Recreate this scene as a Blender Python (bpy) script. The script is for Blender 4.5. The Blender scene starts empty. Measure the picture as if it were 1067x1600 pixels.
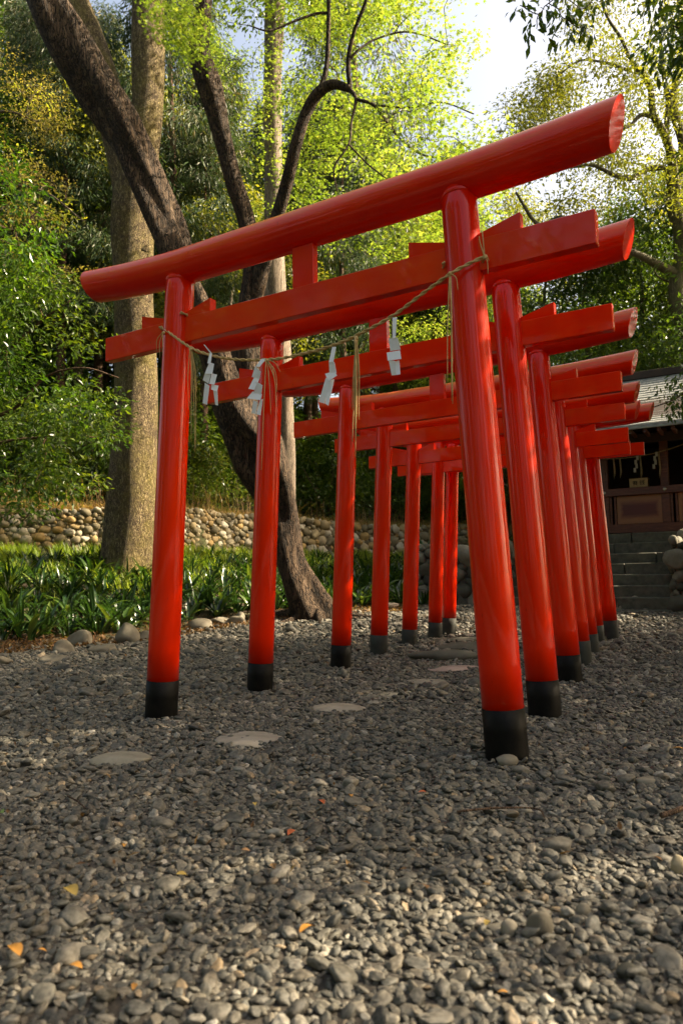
import bpy, math, random
import numpy as np
from mathutils import Vector, Matrix

# ---------------------------------------------------------------- camera, world, sun, exposure
SC = bpy.context.scene
COL = SC.collection
CAM = np.array([2.005, -3.009, 0.779])
YAW, PITCH, ROLL = math.radians(30.866), math.radians(5.041), math.radians(-0.968)
FPX = 1118.09
def _basis():
    cy, sy = math.cos(YAW), math.sin(YAW)
    f = np.array([-sy*math.cos(PITCH), cy*math.cos(PITCH), math.sin(PITCH)])
    r = np.array([cy, sy, 0.0]); u = np.cross(r, f)
    c, s = math.cos(ROLL), math.sin(ROLL)
    return c*r+s*u, -s*r+c*u, f
CR, CU, CF = _basis()
FH = np.array([-math.sin(YAW), math.cos(YAW)]); RH = np.array([math.cos(YAW), math.sin(YAW)])
cam_d = bpy.data.cameras.new('camera'); cam_o = bpy.data.objects.new('camera', cam_d); COL.objects.link(cam_o)
cam_o.matrix_world = Matrix([[CR[0], CU[0], -CF[0], CAM[0]], [CR[1], CU[1], -CF[1], CAM[1]], [CR[2], CU[2], -CF[2], CAM[2]], [0, 0, 0, 1]])
cam_d.sensor_fit = 'VERTICAL'; cam_d.sensor_height = 36; cam_d.sensor_width = 24
cam_d.lens = FPX/1600*36
cam_d.clip_start = 0.05; cam_d.clip_end = 600
cam_d.dof.use_dof = True; cam_d.dof.focus_distance = 4.6; cam_d.dof.aperture_fstop = 4.0
SC.camera = cam_o

SUN_EL = math.radians(37)
sd = RH*1.0 + FH*0.10; sd = sd/np.linalg.norm(sd)
SUN = np.array([sd[0]*math.cos(SUN_EL), sd[1]*math.cos(SUN_EL), math.sin(SUN_EL)])
w = bpy.data.worlds.new('World'); SC.world = w; w.use_nodes = True
nt = w.node_tree; bg = nt.nodes['Background']
sky = nt.nodes.new('ShaderNodeTexSky'); sky.sky_type = 'NISHITA'; sky.sun_disc = False
sky.sun_elevation = SUN_EL; sky.sun_rotation = math.atan2(SUN[0], SUN[1])
sky.air_density = 1.0; sky.dust_density = 6.0; sky.ozone_density = 1.0
nt.links.new(sky.outputs[0], bg.inputs[0]); bg.inputs[1].default_value = 0.115
sun_d = bpy.data.lights.new('sun', 'SUN'); sun_o = bpy.data.objects.new('sun', sun_d); COL.objects.link(sun_o)
sun_d.energy = 5.0; sun_d.angle = math.radians(0.5); sun_d.color = (1.0, 0.93, 0.80)
sun_o.rotation_euler = Vector(SUN).to_track_quat('Z', 'Y').to_euler()
SC.view_settings.view_transform = 'Standard'; SC.view_settings.look = 'None'
SC.view_settings.exposure = 1.9; SC.view_settings.gamma = 1
SC.view_settings.use_white_balance = True; SC.view_settings.white_balance_temperature = 8000; SC.view_settings.white_balance_tint = 10
SC.render.engine = 'CYCLES'
cy = SC.cycles
cy.use_denoising = True; cy.max_bounces = 7; cy.diffuse_bounces = 4; cy.glossy_bounces = 3
cy.transmission_bounces = 4; cy.transparent_max_bounces = 6; cy.sample_clamp_indirect = 6
cy.caustics_reflective = False; cy.caustics_refractive = False
try: cy.denoiser = 'OPENIMAGEDENOISE'; cy.denoising_prefilter = 'ACCURATE'
except Exception: pass

rng = np.random.default_rng(7)
random.seed(7)

# ---------------------------------------------------------------- placement helpers
def at(u, v, d):                       # photo pixel (1067x1600) at optical depth d -> world point
    return CAM + d*CF + (u-533.5)/FPX*d*CR - (v-800)/FPX*d*CU
def aty(u, v, y):
    r = CF + (u-533.5)/FPX*CR - (v-800)/FPX*CU
    return CAM + r*((y-CAM[1])/r[1])
def sd_xy(s, d): return CAM[:2] + s*RH + d*FH
def to_sd(x, y):
    dx = np.asarray(x)-CAM[0]; dy = np.asarray(y)-CAM[1]
    return dx*RH[0]+dy*RH[1], dx*FH[0]+dy*FH[1]
def noise2(x, y, f=1.0, seed=0):       # smooth value noise from sines, vectorised
    x = np.asarray(x, float)*f; y = np.asarray(y, float)*f; o = 0
    r = np.random.default_rng(seed)
    for k in range(6):
        a, b, c = r.uniform(-1, 1, 3); m = 1+k*0.55
        o = o+np.sin(m*(a*x*2.3+b*y*2.3)+c*9+k)*1.0/(1+k*0.35)
    return o/3.4
GY = [-30, 0, 1.07, 2.49, 3.52, 4.57, 5.51, 5.87, 40]
GZ = [0, 0, -.03, -.043, -.038, -.058, -.046, -.03, -.03]
BA = [-.95, -.656, -.477, -.298, -.146, -.048, .095, .11]
BD0 = [6.0, 7.2, 8.3, 9.4, 11.2, 12.2, 12.9, 13.0]
WA = [-1.4, -.95, -.656, -.477, -.25, -.12, .0, .095, .2, .6, 1.4]
WD = [11.5, 12.0, 13.0, 13.6, 14.9, 17.2, 19.8, 21.5, 22.3, 26, 30]
TERR_Z = 1.27
def wall_d(a): return np.interp(a, WA, WD)
def region(x, y):
    s, d = to_sd(x, y); a = s/np.maximum(d, .5)
    return s, d, a
def gz(x, y):
    x = np.asarray(x, float); y = np.asarray(y, float)
    s, d, a = region(x, y); a = np.where(d > 2, a, np.where(s < 0, -1.4, 1.4)); a = np.clip(a, -1.4, 1.4)
    base = np.interp(y, GY, GZ)+0.012*noise2(x, y, .9, 1)+0.05*np.clip(d-9.5, 0, 4)
    d1 = wall_d(a)
    # plant bed on the left
    d0 = np.interp(a, BA, BD0)
    t = np.clip((d-d0)/np.maximum(d1-d0, .1), 0, 1)
    bed = base+(1.12-0.0*t)*(t*t*(3-2*t)*.5+t*.5)
    # terrace of the shrine on the right
    terr = np.where(y > terrace_y(x), TERR_Z+0.02*noise2(x, y, 1, 3), base)
    z = np.where(a < .11, bed, np.where(x < 6.5, terr, base))
    z = np.where(a < -.95, np.where(d > 3, np.minimum(bed, base+(bed-base)), base), z)
    hill = 2.16+0.05*(d-d1)+0.33*np.clip(d-d1-1.2, 0, 22)+.25*noise2(x, y, .25, 5)*np.clip((d-d1-1)/4, 0, 1)
    z = np.where((d > d1) & (d > 3), hill, z)
    return z
def terrace_y(x):                      # foot of the retaining wall, along y of the gates
    x = np.asarray(x); return np.where(x > -30, np.where((x > -2.55) & (x < .80), 12.05, 9.97+0*x), 99.0)
def G(x, y): return float(gz(x, y))

# ---------------------------------------------------------------- mesh helpers
def tag(o, label=None, cat=None, group=None, kind=None):
    if label: o['label'] = label
    if cat: o['category'] = cat
    if group: o['group'] = group
    if kind: o['kind'] = kind
    return o
def mesh_np(name, V, faces, mat=None, parent=None, smooth=True, tone=None, link=True, mats=None, fmat=None):
    """faces: list of int arrays (n,k) with any k."""
    me = bpy.data.meshes.new(name)
    V = np.asarray(V, np.float32)
    faces = [np.asarray(f, np.int32) for f in faces if len(f)]
    me.vertices.add(len(V)); me.vertices.foreach_set('co', V.ravel())
    nl = sum(f.size for f in faces); npoly = sum(len(f) for f in faces)
    me.loops.add(nl); me.loops.foreach_set('vertex_index', np.concatenate([f.ravel() for f in faces]))
    me.polygons.add(npoly)
    tot = np.concatenate([np.full(len(f), f.shape[1], np.int32) for f in faces])
    st = np.concatenate([[0], np.cumsum(tot)[:-1]]).astype(np.int32)
    me.polygons.foreach_set('loop_start', st); me.polygons.foreach_set('loop_total', tot)
    me.polygons.foreach_set('use_smooth', np.full(npoly, smooth, bool))
    if tone is not None:
        at_ = me.attributes.new('tone', 'FLOAT', 'POINT'); at_.data.foreach_set('value', np.asarray(tone, np.float32))
    for m in (mats or ([mat] if mat else [])): me.materials.append(m)
    if fmat is not None: me.polygons.foreach_set('material_index', np.asarray(fmat, np.int32))
    me.update(calc_edges=True); me.validate()
    o = bpy.data.objects.new(name, me)
    if parent is not None: o.parent = parent
    if link: COL.objects.link(o)
    return o
class MB:
    def __init__(s): s.V = []; s.F = {}; s.T = []; s.n = 0
    def add(s, V, F, tone=0.5):
        V = np.asarray(V, float); s.V.append(V)
        for f in (F if isinstance(F, list) else [F]):
            f = np.asarray(f, int)
            if len(f): s.F.setdefault(f.shape[1], []).append(f+s.n)
        s.T.append(np.full(len(V), tone) if np.isscalar(tone) else np.asarray(tone)); s.n += len(V)
    def box(s, x0, x1, y0, y1, z0, z1, rot=None, loc=None, bev=0.0, tone=.5):
        if bev > 0:
            V, F = bevel_box(x1-x0, y1-y0, z1-z0, bev); V = V+np.array([(x0+x1)/2, (y0+y1)/2, (z0+z1)/2])
        else:
            V = np.array([[x, y, z] for x in (x0, x1) for y in (y0, y1) for z in (z0, z1)], float)
            F = [np.array([[0, 1, 3, 2], [4, 6, 7, 5], [0, 4, 5, 1], [2, 3, 7, 6], [0, 2, 6, 4], [1, 5, 7, 3]])]
        if rot is not None: V = V@np.asarray(rot).T
        if loc is not None: V = V+np.asarray(loc)
        s.add(V, F, tone)
    def build(s, name, mat=None, parent=None, smooth=False, **k):
        return mesh_np(name, np.concatenate(s.V), [np.concatenate(f) for f in s.F.values()], mat, parent, smooth, tone=np.concatenate(s.T), **k)
_bb = {}
def bevel_box(w_, d_, h_, b):
    hx, hy, hz = w_/2, d_/2, h_/2; V = []; idx = {}
    def v(p):
        V.append(p); return len(V)-1
    for sx in (-1, 1):
        for sy in (-1, 1):
            for sz in (-1, 1):
                idx[(sx, sy, sz, 0)] = v((sx*hx, sy*(hy-b), sz*(hz-b)))
                idx[(sx, sy, sz, 1)] = v((sx*(hx-b), sy*hy, sz*(hz-b)))
                idx[(sx, sy, sz, 2)] = v((sx*(hx-b), sy*(hy-b), sz*hz))
    Q = []; T = []
    for a in range(3):
        b_, c_ = [k for k in range(3) if k != a]
        for sg in (-1, 1):
            q = []
            for (p, r) in ((-1, -1), (1, -1), (1, 1), (-1, 1)):
                k = [0, 0, 0]; k[a] = sg; k[b_] = p; k[c_] = r; q.append(idx[(*k, a)])
            flip = (sg > 0) == (a == 1)
            Q.append(q[::-1] if flip else q)
    for a in range(3):             # edge strips parallel to axis a
        b_, c_ = [k for k in range(3) if k != a]
        for p in (-1, 1):
            for r in (-1, 1):
                k0 = [0, 0, 0]; k1 = [0, 0, 0]; k0[a] = -1; k1[a] = 1
                for k in (k0, k1): k[b_] = p; k[c_] = r
                Q.append([idx[(*k0, b_)], idx[(*k1, b_)], idx[(*k1, c_)], idx[(*k0, c_)]])
    for sx in (-1, 1):
        for sy in (-1, 1):
            for sz in (-1, 1): T.append([idx[(sx, sy, sz, 0)], idx[(sx, sy, sz, 1)], idx[(sx, sy, sz, 2)]])
    V = np.array(V, float)
    def orient(Fs):
        out = []
        for f in Fs:
            p = V[f]; n = np.cross(p[1]-p[0], p[2]-p[0])
            out.append(f if n@p.mean(0) > 0 else f[::-1])
        return np.array(out)
    return V, [orient(Q), orient(T)]
def frames(P):
    P = np.asarray(P, float); n = len(P)
    T = np.gradient(P, axis=0); T /= np.linalg.norm(T, axis=1)[:, None]+1e-9
    up = np.array([0, 0, 1.0]) if abs(T[0, 2]) < .9 else np.array([1.0, 0, 0])
    N = np.zeros_like(P); B = np.zeros_like(P)
    nrm = up-T[0]*(up@T[0]); nrm /= np.linalg.norm(nrm)
    for i in range(n):
        nrm = nrm-T[i]*(nrm@T[i]); nrm /= np.linalg.norm(nrm)+1e-9
        N[i] = nrm; B[i] = np.cross(T[i], nrm)
    return T, N, B
def tube(P, R, seg=8, cap=True, prof=None):
    P = np.asarray(P, float); R = np.asarray(R, float)*np.ones(len(P)); n = len(P)
    T, N, B = frames(P); th = np.arange(seg)*2*math.pi/seg
    rr = R[:, None]*np.ones(seg)[None] if prof is None else prof
    V = P[:, None]+rr[..., None]*(np.cos(th)[None, :, None]*N[:, None]+np.sin(th)[None, :, None]*B[:, None])
    V = V.reshape(-1, 3)
    i = np.arange(n-1)[:, None]*seg; j = np.arange(seg)[None]; j2 = (j+1) % seg
    F = np.stack([i+j, i+j2, i+seg+j2, i+seg+j], -1).reshape(-1, 4)
    Fs = [F]
    if cap:
        V = np.concatenate([V, P[:1], P[-1:]]); a = n*seg; jj = np.arange(seg)
        Fs.append(np.concatenate([np.stack([np.full(seg, a), (jj+1) % seg, jj], -1), np.stack([np.full(seg, a+1), (n-1)*seg+jj, (n-1)*seg+(jj+1) % seg], -1)]))
    return V, Fs
def spline(P, n):
    P = np.asarray(P, float); m = len(P)
    t = np.linspace(0, m-1, n); i = np.clip(t.astype(int), 0, m-2); f = (t-i)[:, None]
    Pm = np.concatenate([[2*P[0]-P[1]], P, [2*P[-1]-P[-2]]])
    a, b, c, d = Pm[i], Pm[i+1], Pm[i+2], Pm[i+3]
    return .5*((2*b)+(-a+c)*f+(2*a-5*b+4*c-d)*f*f+(-a+3*b-3*c+d)*f**3)
_ico = {}
def ico(sub):
    if sub not in _ico:
        import bmesh
        bm = bmesh.new(); bmesh.ops.create_icosphere(bm, subdivisions=sub, radius=1)
        _ico[sub] = (np.array([v.co for v in bm.verts]), np.array([[v.index for v in f.verts] for f in bm.faces])); bm.free()
    return _ico[sub]
def lump(r, rough=.12, sub=3, seed=0, flat=1.0):     # a boulder with planes and hollows
    V, F = ico(sub); q = np.random.default_rng(seed)
    V = V.copy(); k = np.ones(len(V))
    for i in range(9):
        a = q.normal(size=3); a /= np.linalg.norm(a); k += rough*.35*np.sin(V@a*q.uniform(1.5, 4.5)+q.uniform(0, 6))
    for i in range(7):
        a = q.normal(size=3); a /= np.linalg.norm(a); c = q.uniform(.72, .95); h = V@a*k
        k = np.where(h > c, k*(c/np.maximum(h, 1e-3))**.8, k)
    V = V*k[:, None]*np.asarray(r)
    V[:, 2] *= flat
    return V, [F]
def rotz(a): c, s = math.cos(a), math.sin(a); return np.array([[c, -s, 0], [s, c, 0], [0, 0, 1.0]])
def empty(name, loc, rz=0):
    o = bpy.data.objects.new(name, None); o.empty_display_size = .2; o.location = loc; o.rotation_euler = (0, 0, rz); COL.objects.link(o); return o
def copy_tree(o, parent=None, kids=None):
    c = o.copy(); COL.objects.link(c); c.parent = parent
    for ch in (CH.get(o.name, [])): copy_tree(ch, c)
    return c
CH = {}
def reg(o): CH.setdefault(o.parent.name, []).append(o); return o

# ---------------------------------------------------------------- materials
def newmat(name):
    m = bpy.data.materials.new(name); m.use_nodes = True; t = m.node_tree
    return m, t, t.nodes['Principled BSDF'], t.nodes['Material Output']
def N(t, typ, **k):
    n = t.nodes.new(typ)
    for a, b in k.items():
        if a.startswith('i_'):
            key = a[2:]; n.inputs[int(key) if key.isdigit() else key.replace('_', ' ')].default_value = b
        else: setattr(n, a, b)
    return n
def ramp(t, src, stops):
    r = t.nodes.new('ShaderNodeValToRGB'); e = r.color_ramp.elements
    while len(e) < len(stops): e.new(.5)
    for el, (p, c) in zip(e, stops): el.position = p; el.color = (*c, 1)
    t.links.new(src, r.inputs[0]); return r.outputs[0]
def noise(t, scale, detail=5, rough=.55, coord='Object', vec=None, dist=0):
    n = N(t, 'ShaderNodeTexNoise'); n.inputs['Scale'].default_value = scale; n.inputs['Detail'].default_value = detail
    n.inputs['Roughness'].default_value = rough; n.inputs['Distortion'].default_value = dist
    if vec is None:
        c = N(t, 'ShaderNodeTexCoord'); vec = c.outputs[coord]
    t.links.new(vec, n.inputs['Vector']); return n.outputs['Fac']
def mapped(t, scale, coord='Object'):
    c = N(t, 'ShaderNodeTexCoord'); m = N(t, 'ShaderNodeMapping'); m.inputs['Scale'].default_value = scale
    t.links.new(c.outputs[coord], m.inputs[0]); return m.outputs[0]
def mixc(t, f, a, b, mode='MIX'):
    m = N(t, 'ShaderNodeMix', data_type='RGBA', blend_type=mode)
    for s, v in ((m.inputs[0], f), (m.inputs[6], a), (m.inputs[7], b)):
        if hasattr(v, 'is_linked'): t.links.new(v, s)
        else: s.default_value = v if not isinstance(v, tuple) else (*v, 1)
    return m.outputs[2]
def bump(t, p, src, strength=.4, dist=.01):
    b = N(t, 'ShaderNodeBump'); b.inputs['Strength'].default_value = strength; b.inputs['Distance'].default_value = dist
    t.links.new(src, b.inputs['Height']); t.links.new(b.outputs[0], p.inputs['Normal']); return b
def attr(t, name='tone', typ='GEOMETRY'):
    a = N(t, 'ShaderNodeAttribute', attribute_name=name, attribute_type=typ); return a.outputs['Fac']
def maprange(t, src, a, b, c, d):
    m = N(t, 'ShaderNodeMapRange'); 
    for k, v in zip((1, 2, 3, 4), (a, b, c, d)): m.inputs[k].default_value = v
    t.links.new(src, m.inputs[0]); return m.outputs[0]

def lacquer(name, worn_lit=0.0, reflect_patches=False):
    m, t, p, o = newmat(name)
    n1 = noise(t, 1.0, 4, .6, vec=mapped(t, (3, 3, .5)))
    base = ramp(t, n1, [(.3, (.72, .0080, .0008)), (.7, (.85, .025, .0016))])
    if reflect_patches:
        base = mixc(t, maprange(t, noise(t, 3.2, 3, .5, vec=mapped(t, (1, 1, 1.6))), .48, .72, 0, .75), base, (.84, .055, .004))  # orange patches paint in reflections of sunlit foliage
    if worn_lit:
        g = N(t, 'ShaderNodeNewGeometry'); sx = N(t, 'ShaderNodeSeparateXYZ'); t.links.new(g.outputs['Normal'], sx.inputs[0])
        up = maprange(t, sx.outputs[2], -.15, .40, 0, 1)  # overhead light painted orange on upper sides, plus fading on weathered lintels
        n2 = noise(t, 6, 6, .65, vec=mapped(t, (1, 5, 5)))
        f = N(t, 'ShaderNodeMath', operation='MULTIPLY'); t.links.new(up, f.inputs[0]); t.links.new(maprange(t, n2, .3, .62, .2*worn_lit, worn_lit), f.inputs[1])
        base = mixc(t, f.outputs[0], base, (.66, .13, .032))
    sc_ = maprange(t, noise(t, 38, 5, .75, vec=mapped(t, (1, 1, .25))), .64, .74, 0, .6); base = mixc(t, sc_, base, (.22, .012, .005))
    t.links.new(base, p.inputs['Base Color'])
    p.inputs['Roughness'].default_value = .45; p.inputs['Specular IOR Level'].default_value = .05
    p.inputs['Coat Weight'].default_value = .65; p.inputs['Coat IOR'].default_value = 1.45
    r = maprange(t, noise(t, 9, 5, .6, vec=mapped(t, (1, 1, .12))), .35, .7, .035, .085)
    t.links.new(r, p.inputs['Coat Roughness'])
    b = N(t, 'ShaderNodeBump'); b.inputs['Strength'].default_value = .06; b.inputs['Distance'].default_value = .0015
    t.links.new(noise(t, 14, 3, .5, vec=mapped(t, (1, 1, .15))), b.inputs['Height']); t.links.new(b.outputs[0], p.inputs['Coat Normal'])
    return m
M = {}
M['red'] = lacquer('red_lacquer'); M['red_tie_lit'] = lacquer('red_lacquer_tie_lit', .5, True); M['red_top_lit'] = lacquer('red_lacquer_beam_lit', .8); M['red_worn_lit'] = lacquer('red_lacquer_worn_lit', .95)
def simple(name, c0, c1, rough=.6, scale=8, bmp=.3, bd=.005, vec=None, spec=.5, detail=6):
    m, t, p, o = newmat(name); n = noise(t, scale, detail, .6, vec=vec(t) if vec else None)
    t.links.new(ramp(t, n, [(.3, c0), (.7, c1)]), p.inputs['Base Color']); p.inputs['Roughness'].default_value = rough
    p.inputs['Specular IOR Level'].default_value = spec
    if bmp: bump(t, p, n, bmp, bd)
    return m
M['black'] = simple('black_paint', (.002, .002, .002), (.009, .008, .006), .5, 16, .1, .002, spec=.12)
M['black_worn'] = simple('weathered_black_paint', (.010, .011, .008), (.032, .035, .026), .75, 9, .3, .003)
M['straw'] = simple('straw', (.42, .27, .09), (.62, .43, .18), .65, 30, .2, .002)
M['paper'] = simple('paper', (.84, .85, .88), (.9, .9, .92), .7, 6, .05, .001)
M['straw_shaded'] = simple('shaded_straw', (.16, .11, .05), (.28, .20, .10), .75, 30, .2, .002)  # straw colour darkened to paint in the deep shade under the eave
M['paper_shaded'] = simple('shaded_paper', (.28, .26, .22), (.4, .38, .33), .8, 6, .05, .001)  # white paper darkened in colour for the same eave shade
def bark(name, cols, moss=None, fleck=None, vs=(6, 6, 1.1), strength=.9, dist=.03, mlim=(.42, .62)):
    m, t, p, o = newmat(name)
    v = mapped(t, vs); n1 = noise(t, 3.2, 8, .65, vec=v, dist=.6)
    vor = N(t, 'ShaderNodeTexVoronoi', feature='DISTANCE_TO_EDGE'); vor.inputs['Scale'].default_value = 4.5
    nv = N(t, 'ShaderNodeMix', data_type='VECTOR'); 
    nn = N(t, 'ShaderNodeTexNoise'); nn.inputs['Scale'].default_value = 5; t.links.new(v, nn.inputs[0])
    va = N(t, 'ShaderNodeVectorMath', operation='ADD'); t.links.new(v, va.inputs[0]); t.links.new(nn.outputs['Color'], va.inputs[1])
    t.links.new(va.outputs[0], vor.inputs['Vector'])
    c = ramp(t, n1, [(.28, cols[0]), (.5, cols[1]), (.72, cols[2])])
    cr = maprange(t, vor.outputs[0], 0, .14, 0, 1)
    c = mixc(t, cr, tuple(x*.45 for x in cols[0]), c)
    if moss:
        mk = maprange(t, noise(t, 1.4, 8, .75), mlim[0], mlim[1], 0, .85)
        c = mixc(t, mk, c, moss)
    if fleck:
        fk = maprange(t, noise(t, 34, 6, .8, vec=mapped(t, (1, 1, .45))), .55, .62, 0, .8); c = mixc(t, fk, c, fleck)
    t.links.new(c, p.inputs['Base Color']); p.inputs['Roughness'].default_value = .85; p.inputs['Specular IOR Level'].default_value = .25
    ad = N(t, 'ShaderNodeMath', operation='MULTIPLY_ADD'); t.links.new(cr, ad.inputs[0]); ad.inputs[1].default_value = .5; t.links.new(n1, ad.inputs[2])
    bump(t, p, ad.outputs[0], strength, dist); return m
M['bark_moss'] = bark('mossy_bark', [(.045, .030, .018), (.14, .098, .054), (.30, .225, .13)], fleck=(.42, .34, .17), moss=(.15, .12, .025), mlim=(.44, .64), vs=(5.5, 5.5, 1.7), dist=.06)
M['bark_dark'] = bark('dark_bark', [(.020, .013, .008), (.065, .040, .024), (.15, .10, .062)], vs=(2.6, 2.6, .45), strength=1.0, dist=.09)
M['bark_pale'] = bark('pale_bark', [(.10, .075, .055), (.20, .155, .115), (.31, .265, .21)], vs=(5, 5, .5), strength=.5, dist=.015)
M['bark_brown'] = bark('brown_bark', [(.05, .03, .02), (.13, .075, .045), (.22, .14, .09)], vs=(8, 8, .6), strength=.7, dist=.02)
M['bark_olive'] = bark('olive_bark', [(.045, .036, .022), (.10, .08, .05), (.19, .155, .10)], moss=(.09, .09, .03), strength=.7, dist=.02)
M['twig'] = simple('twig_bark', (.05, .035, .022), (.12, .085, .05), .8, 20, .2, .002)
def leafmat(name, stops, trans=.45, rough=.35, spec=.5, tcol=None):
    m, t, p, o = newmat(name)
    tn = attr(t); c = ramp(t, tn, stops)
    t.links.new(c, p.inputs['Base Color']); p.inputs['Roughness'].default_value = rough; p.inputs['Specular IOR Level'].default_value = spec
    tr = N(t, 'ShaderNodeBsdfTranslucent')
    tc = mixc(t, 1.0, c, tcol or (1.9, 1.9, .7), 'MULTIPLY'); t.links.new(tc, tr.inputs[0])
    mx = N(t, 'ShaderNodeMixShader'); mx.inputs[0].default_value = trans
    t.links.new(p.outputs[0], mx.inputs[1]); t.links.new(tr.outputs[0], mx.inputs[2]); t.links.new(mx.outputs[0], o.inputs[0])
    return m
M['lf_dark'] = leafmat('dark_evergreen_leaf', [(0, (.020, .048, .010)), (.55, (.050, .095, .018)), (1, (.16, .21, .03))], .38, .3, .5)
M['lf_mid'] = leafmat('green_leaf', [(0, (.045, .09, .012)), (.6, (.10, .155, .022)), (1, (.22, .26, .04))], .45, .35)
M['lf_bright'] = leafmat('bright_green_leaf', [(0, (.022, .06, .010)), (.6, (.05, .115, .016)), (1, (.13, .22, .03))], .45, .3)
M['lf_maple'] = leafmat('maple_leaf', [(0, (.11, .19, .028)), (.5, (.18, .26, .042)), (1, (.31, .33, .07))], .52, .5, .3, (1.5, 1.5, .9))
M['lf_olive'] = leafmat('olive_leaf', [(0, (.07, .085, .02)), (.6, (.14, .155, .035)), (1, (.27, .25, .05))], .45, .35)
M['lf_tan'] = leafmat('tan_leaf', [(0, (.15, .12, .05)), (.6, (.24, .20, .09)), (1, (.30, .32, .07))], .45, .6, .2)
M['lf_cedar'] = leafmat('cedar_needles', [(0, (.02, .045, .018)), (.6, (.045, .08, .03)), (1, (.11, .09, .03))], .25, .5, .3)
M['lf_strap'] = leafmat('strap_leaf', [(0, (.010, .030, .010)), (.6, (.026, .062, .018)), (1, (.12, .16, .04))], .28, .22, .5)
M['lf_grass'] = leafmat('grass_blade', [(0, (.06, .11, .018)), (.6, (.13, .20, .03)), (1, (.26, .30, .05))], .45, .4, .4)
M['lf_dry'] = leafmat('dry_grass_blade', [(0, (.22, .13, .06)), (.6, (.38, .25, .13)), (1, (.50, .38, .22))], .35, .7, .2)
M['lf_litter'] = leafmat('leaf_litter', [(0, (.06, .03, .015)), (.6, (.16, .085, .04)), (1, (.32, .22, .10))], .2, .7, .2)

# ---------------------------------------------------------------- ground
def ground_mat():
    m, t, p, o = newmat('gravel_bed')
    n = noise(t, 22, 8, .7); n2 = noise(t, 1.2, 4, .6)
    c = ramp(t, n, [(.3, (.022, .019, .015)), (.6, (.06, .052, .042)), (.8, (.11, .095, .075))])
    c = mixc(t, maprange(t, n2, .4, .65, 0, .5), c, (.05, .037, .024))
    t.links.new(c, p.inputs['Base Color']); p.inputs['Roughness'].default_value = .9; bump(t, p, n, .8, .02); return m
def soil_mat():
    m, t, p, o = newmat('leafy_soil')
    n = noise(t, 9, 10, .75); n2 = noise(t, .8, 5, .6)
    c = ramp(t, n, [(.3, (.020, .013, .008)), (.55, (.052, .033, .018)), (.75, (.13, .088, .045))])
    c = mixc(t, maprange(t, n2, .42, .62, 0, .7), c, (.06, .075, .02))
    t.links.new(c, p.inputs['Base Color']); p.inputs['Roughness'].default_value = .95; bump(t, p, n, 1.0, .06); return m
M['gravel_bed'] = ground_mat(); M['soil'] = soil_mat()
def build_ground():
    gs = np.concatenate([np.arange(-60, -10, 2.0), np.arange(-10, 8, .16), np.arange(8, 62, 2.0)])
    gd = np.concatenate([np.arange(-30, -4, 2.0), np.arange(-4, 27, .16), np.arange(27, 92, 2.0)])
    S, D = np.meshgrid(gs, gd, indexing='ij')
    X = CAM[0]+S*RH[0]+D*FH[0]; Y = CAM[1]+S*RH[1]+D*FH[1]; Z = gz(X, Y)
    V = np.stack([X, Y, Z], -1).reshape(-1, 3); nS, nD = S.shape
    i = (np.arange(nS-1)[:, None]*nD+np.arange(nD-1)[None]).ravel()
    F = np.stack([i, i+nD, i+nD+1, i+1], -1)
    cx, cyy = X[:-1, :-1].ravel(), Y[:-1, :-1].ravel()
    s, d, a = region(cx, cyy); a = np.clip(a, -.95, .11)
    soil = (d > np.interp(a, BA, BD0)+.1*noise2(cx, cyy, 2, 9)) & (a < .11) & (d > 3) | (s/np.maximum(d, .5) > .11) & ((d > wall_d(s/np.maximum(d, .5))) | (cyy > 10.2)) | (s < -8)
    o = mesh_np('ground', V, [F], mats=[M['gravel_bed'], M['soil']], fmat=soil.astype(int))
    tag(o, kind='structure')
build_ground()

# gravel: loose pebbles instanced on points
def pebble_mat():
    m, t, p, o = newmat('pebble')
    r = N(t, 'ShaderNodeObjectInfo').outputs['Random']
    c = ramp(t, r, [(0, (.015, .017, .017)), (.22, (.052, .055, .050)), (.44, (.11, .107, .088)), (.62, (.165, .14, .102)), (.76, (.065, .073, .070)), (.88, (.23, .205, .16)), (.95, (.36, .34, .29)), (.985, (.30, .20, .10)), (1, (.5, .47, .42))])
    n = noise(t, 1.6, 4, .6); c = mixc(t, maprange(t, n, .3, .7, .75, 0), c, (.09, .08, .065), 'MULTIPLY')
    n = noise(t, 2.2, 5, .65)
    c = mixc(t, maprange(t, n, .35, .7, 0, .35), c, (.28, .25, .2))
    t.links.new(c, p.inputs['Base Color']); p.inputs['Roughness'].default_value = .62; p.inputs['Specular IOR Level'].default_value = .35
    return m
M['pebble'] = pebble_mat()
PILLARS = []
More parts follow.
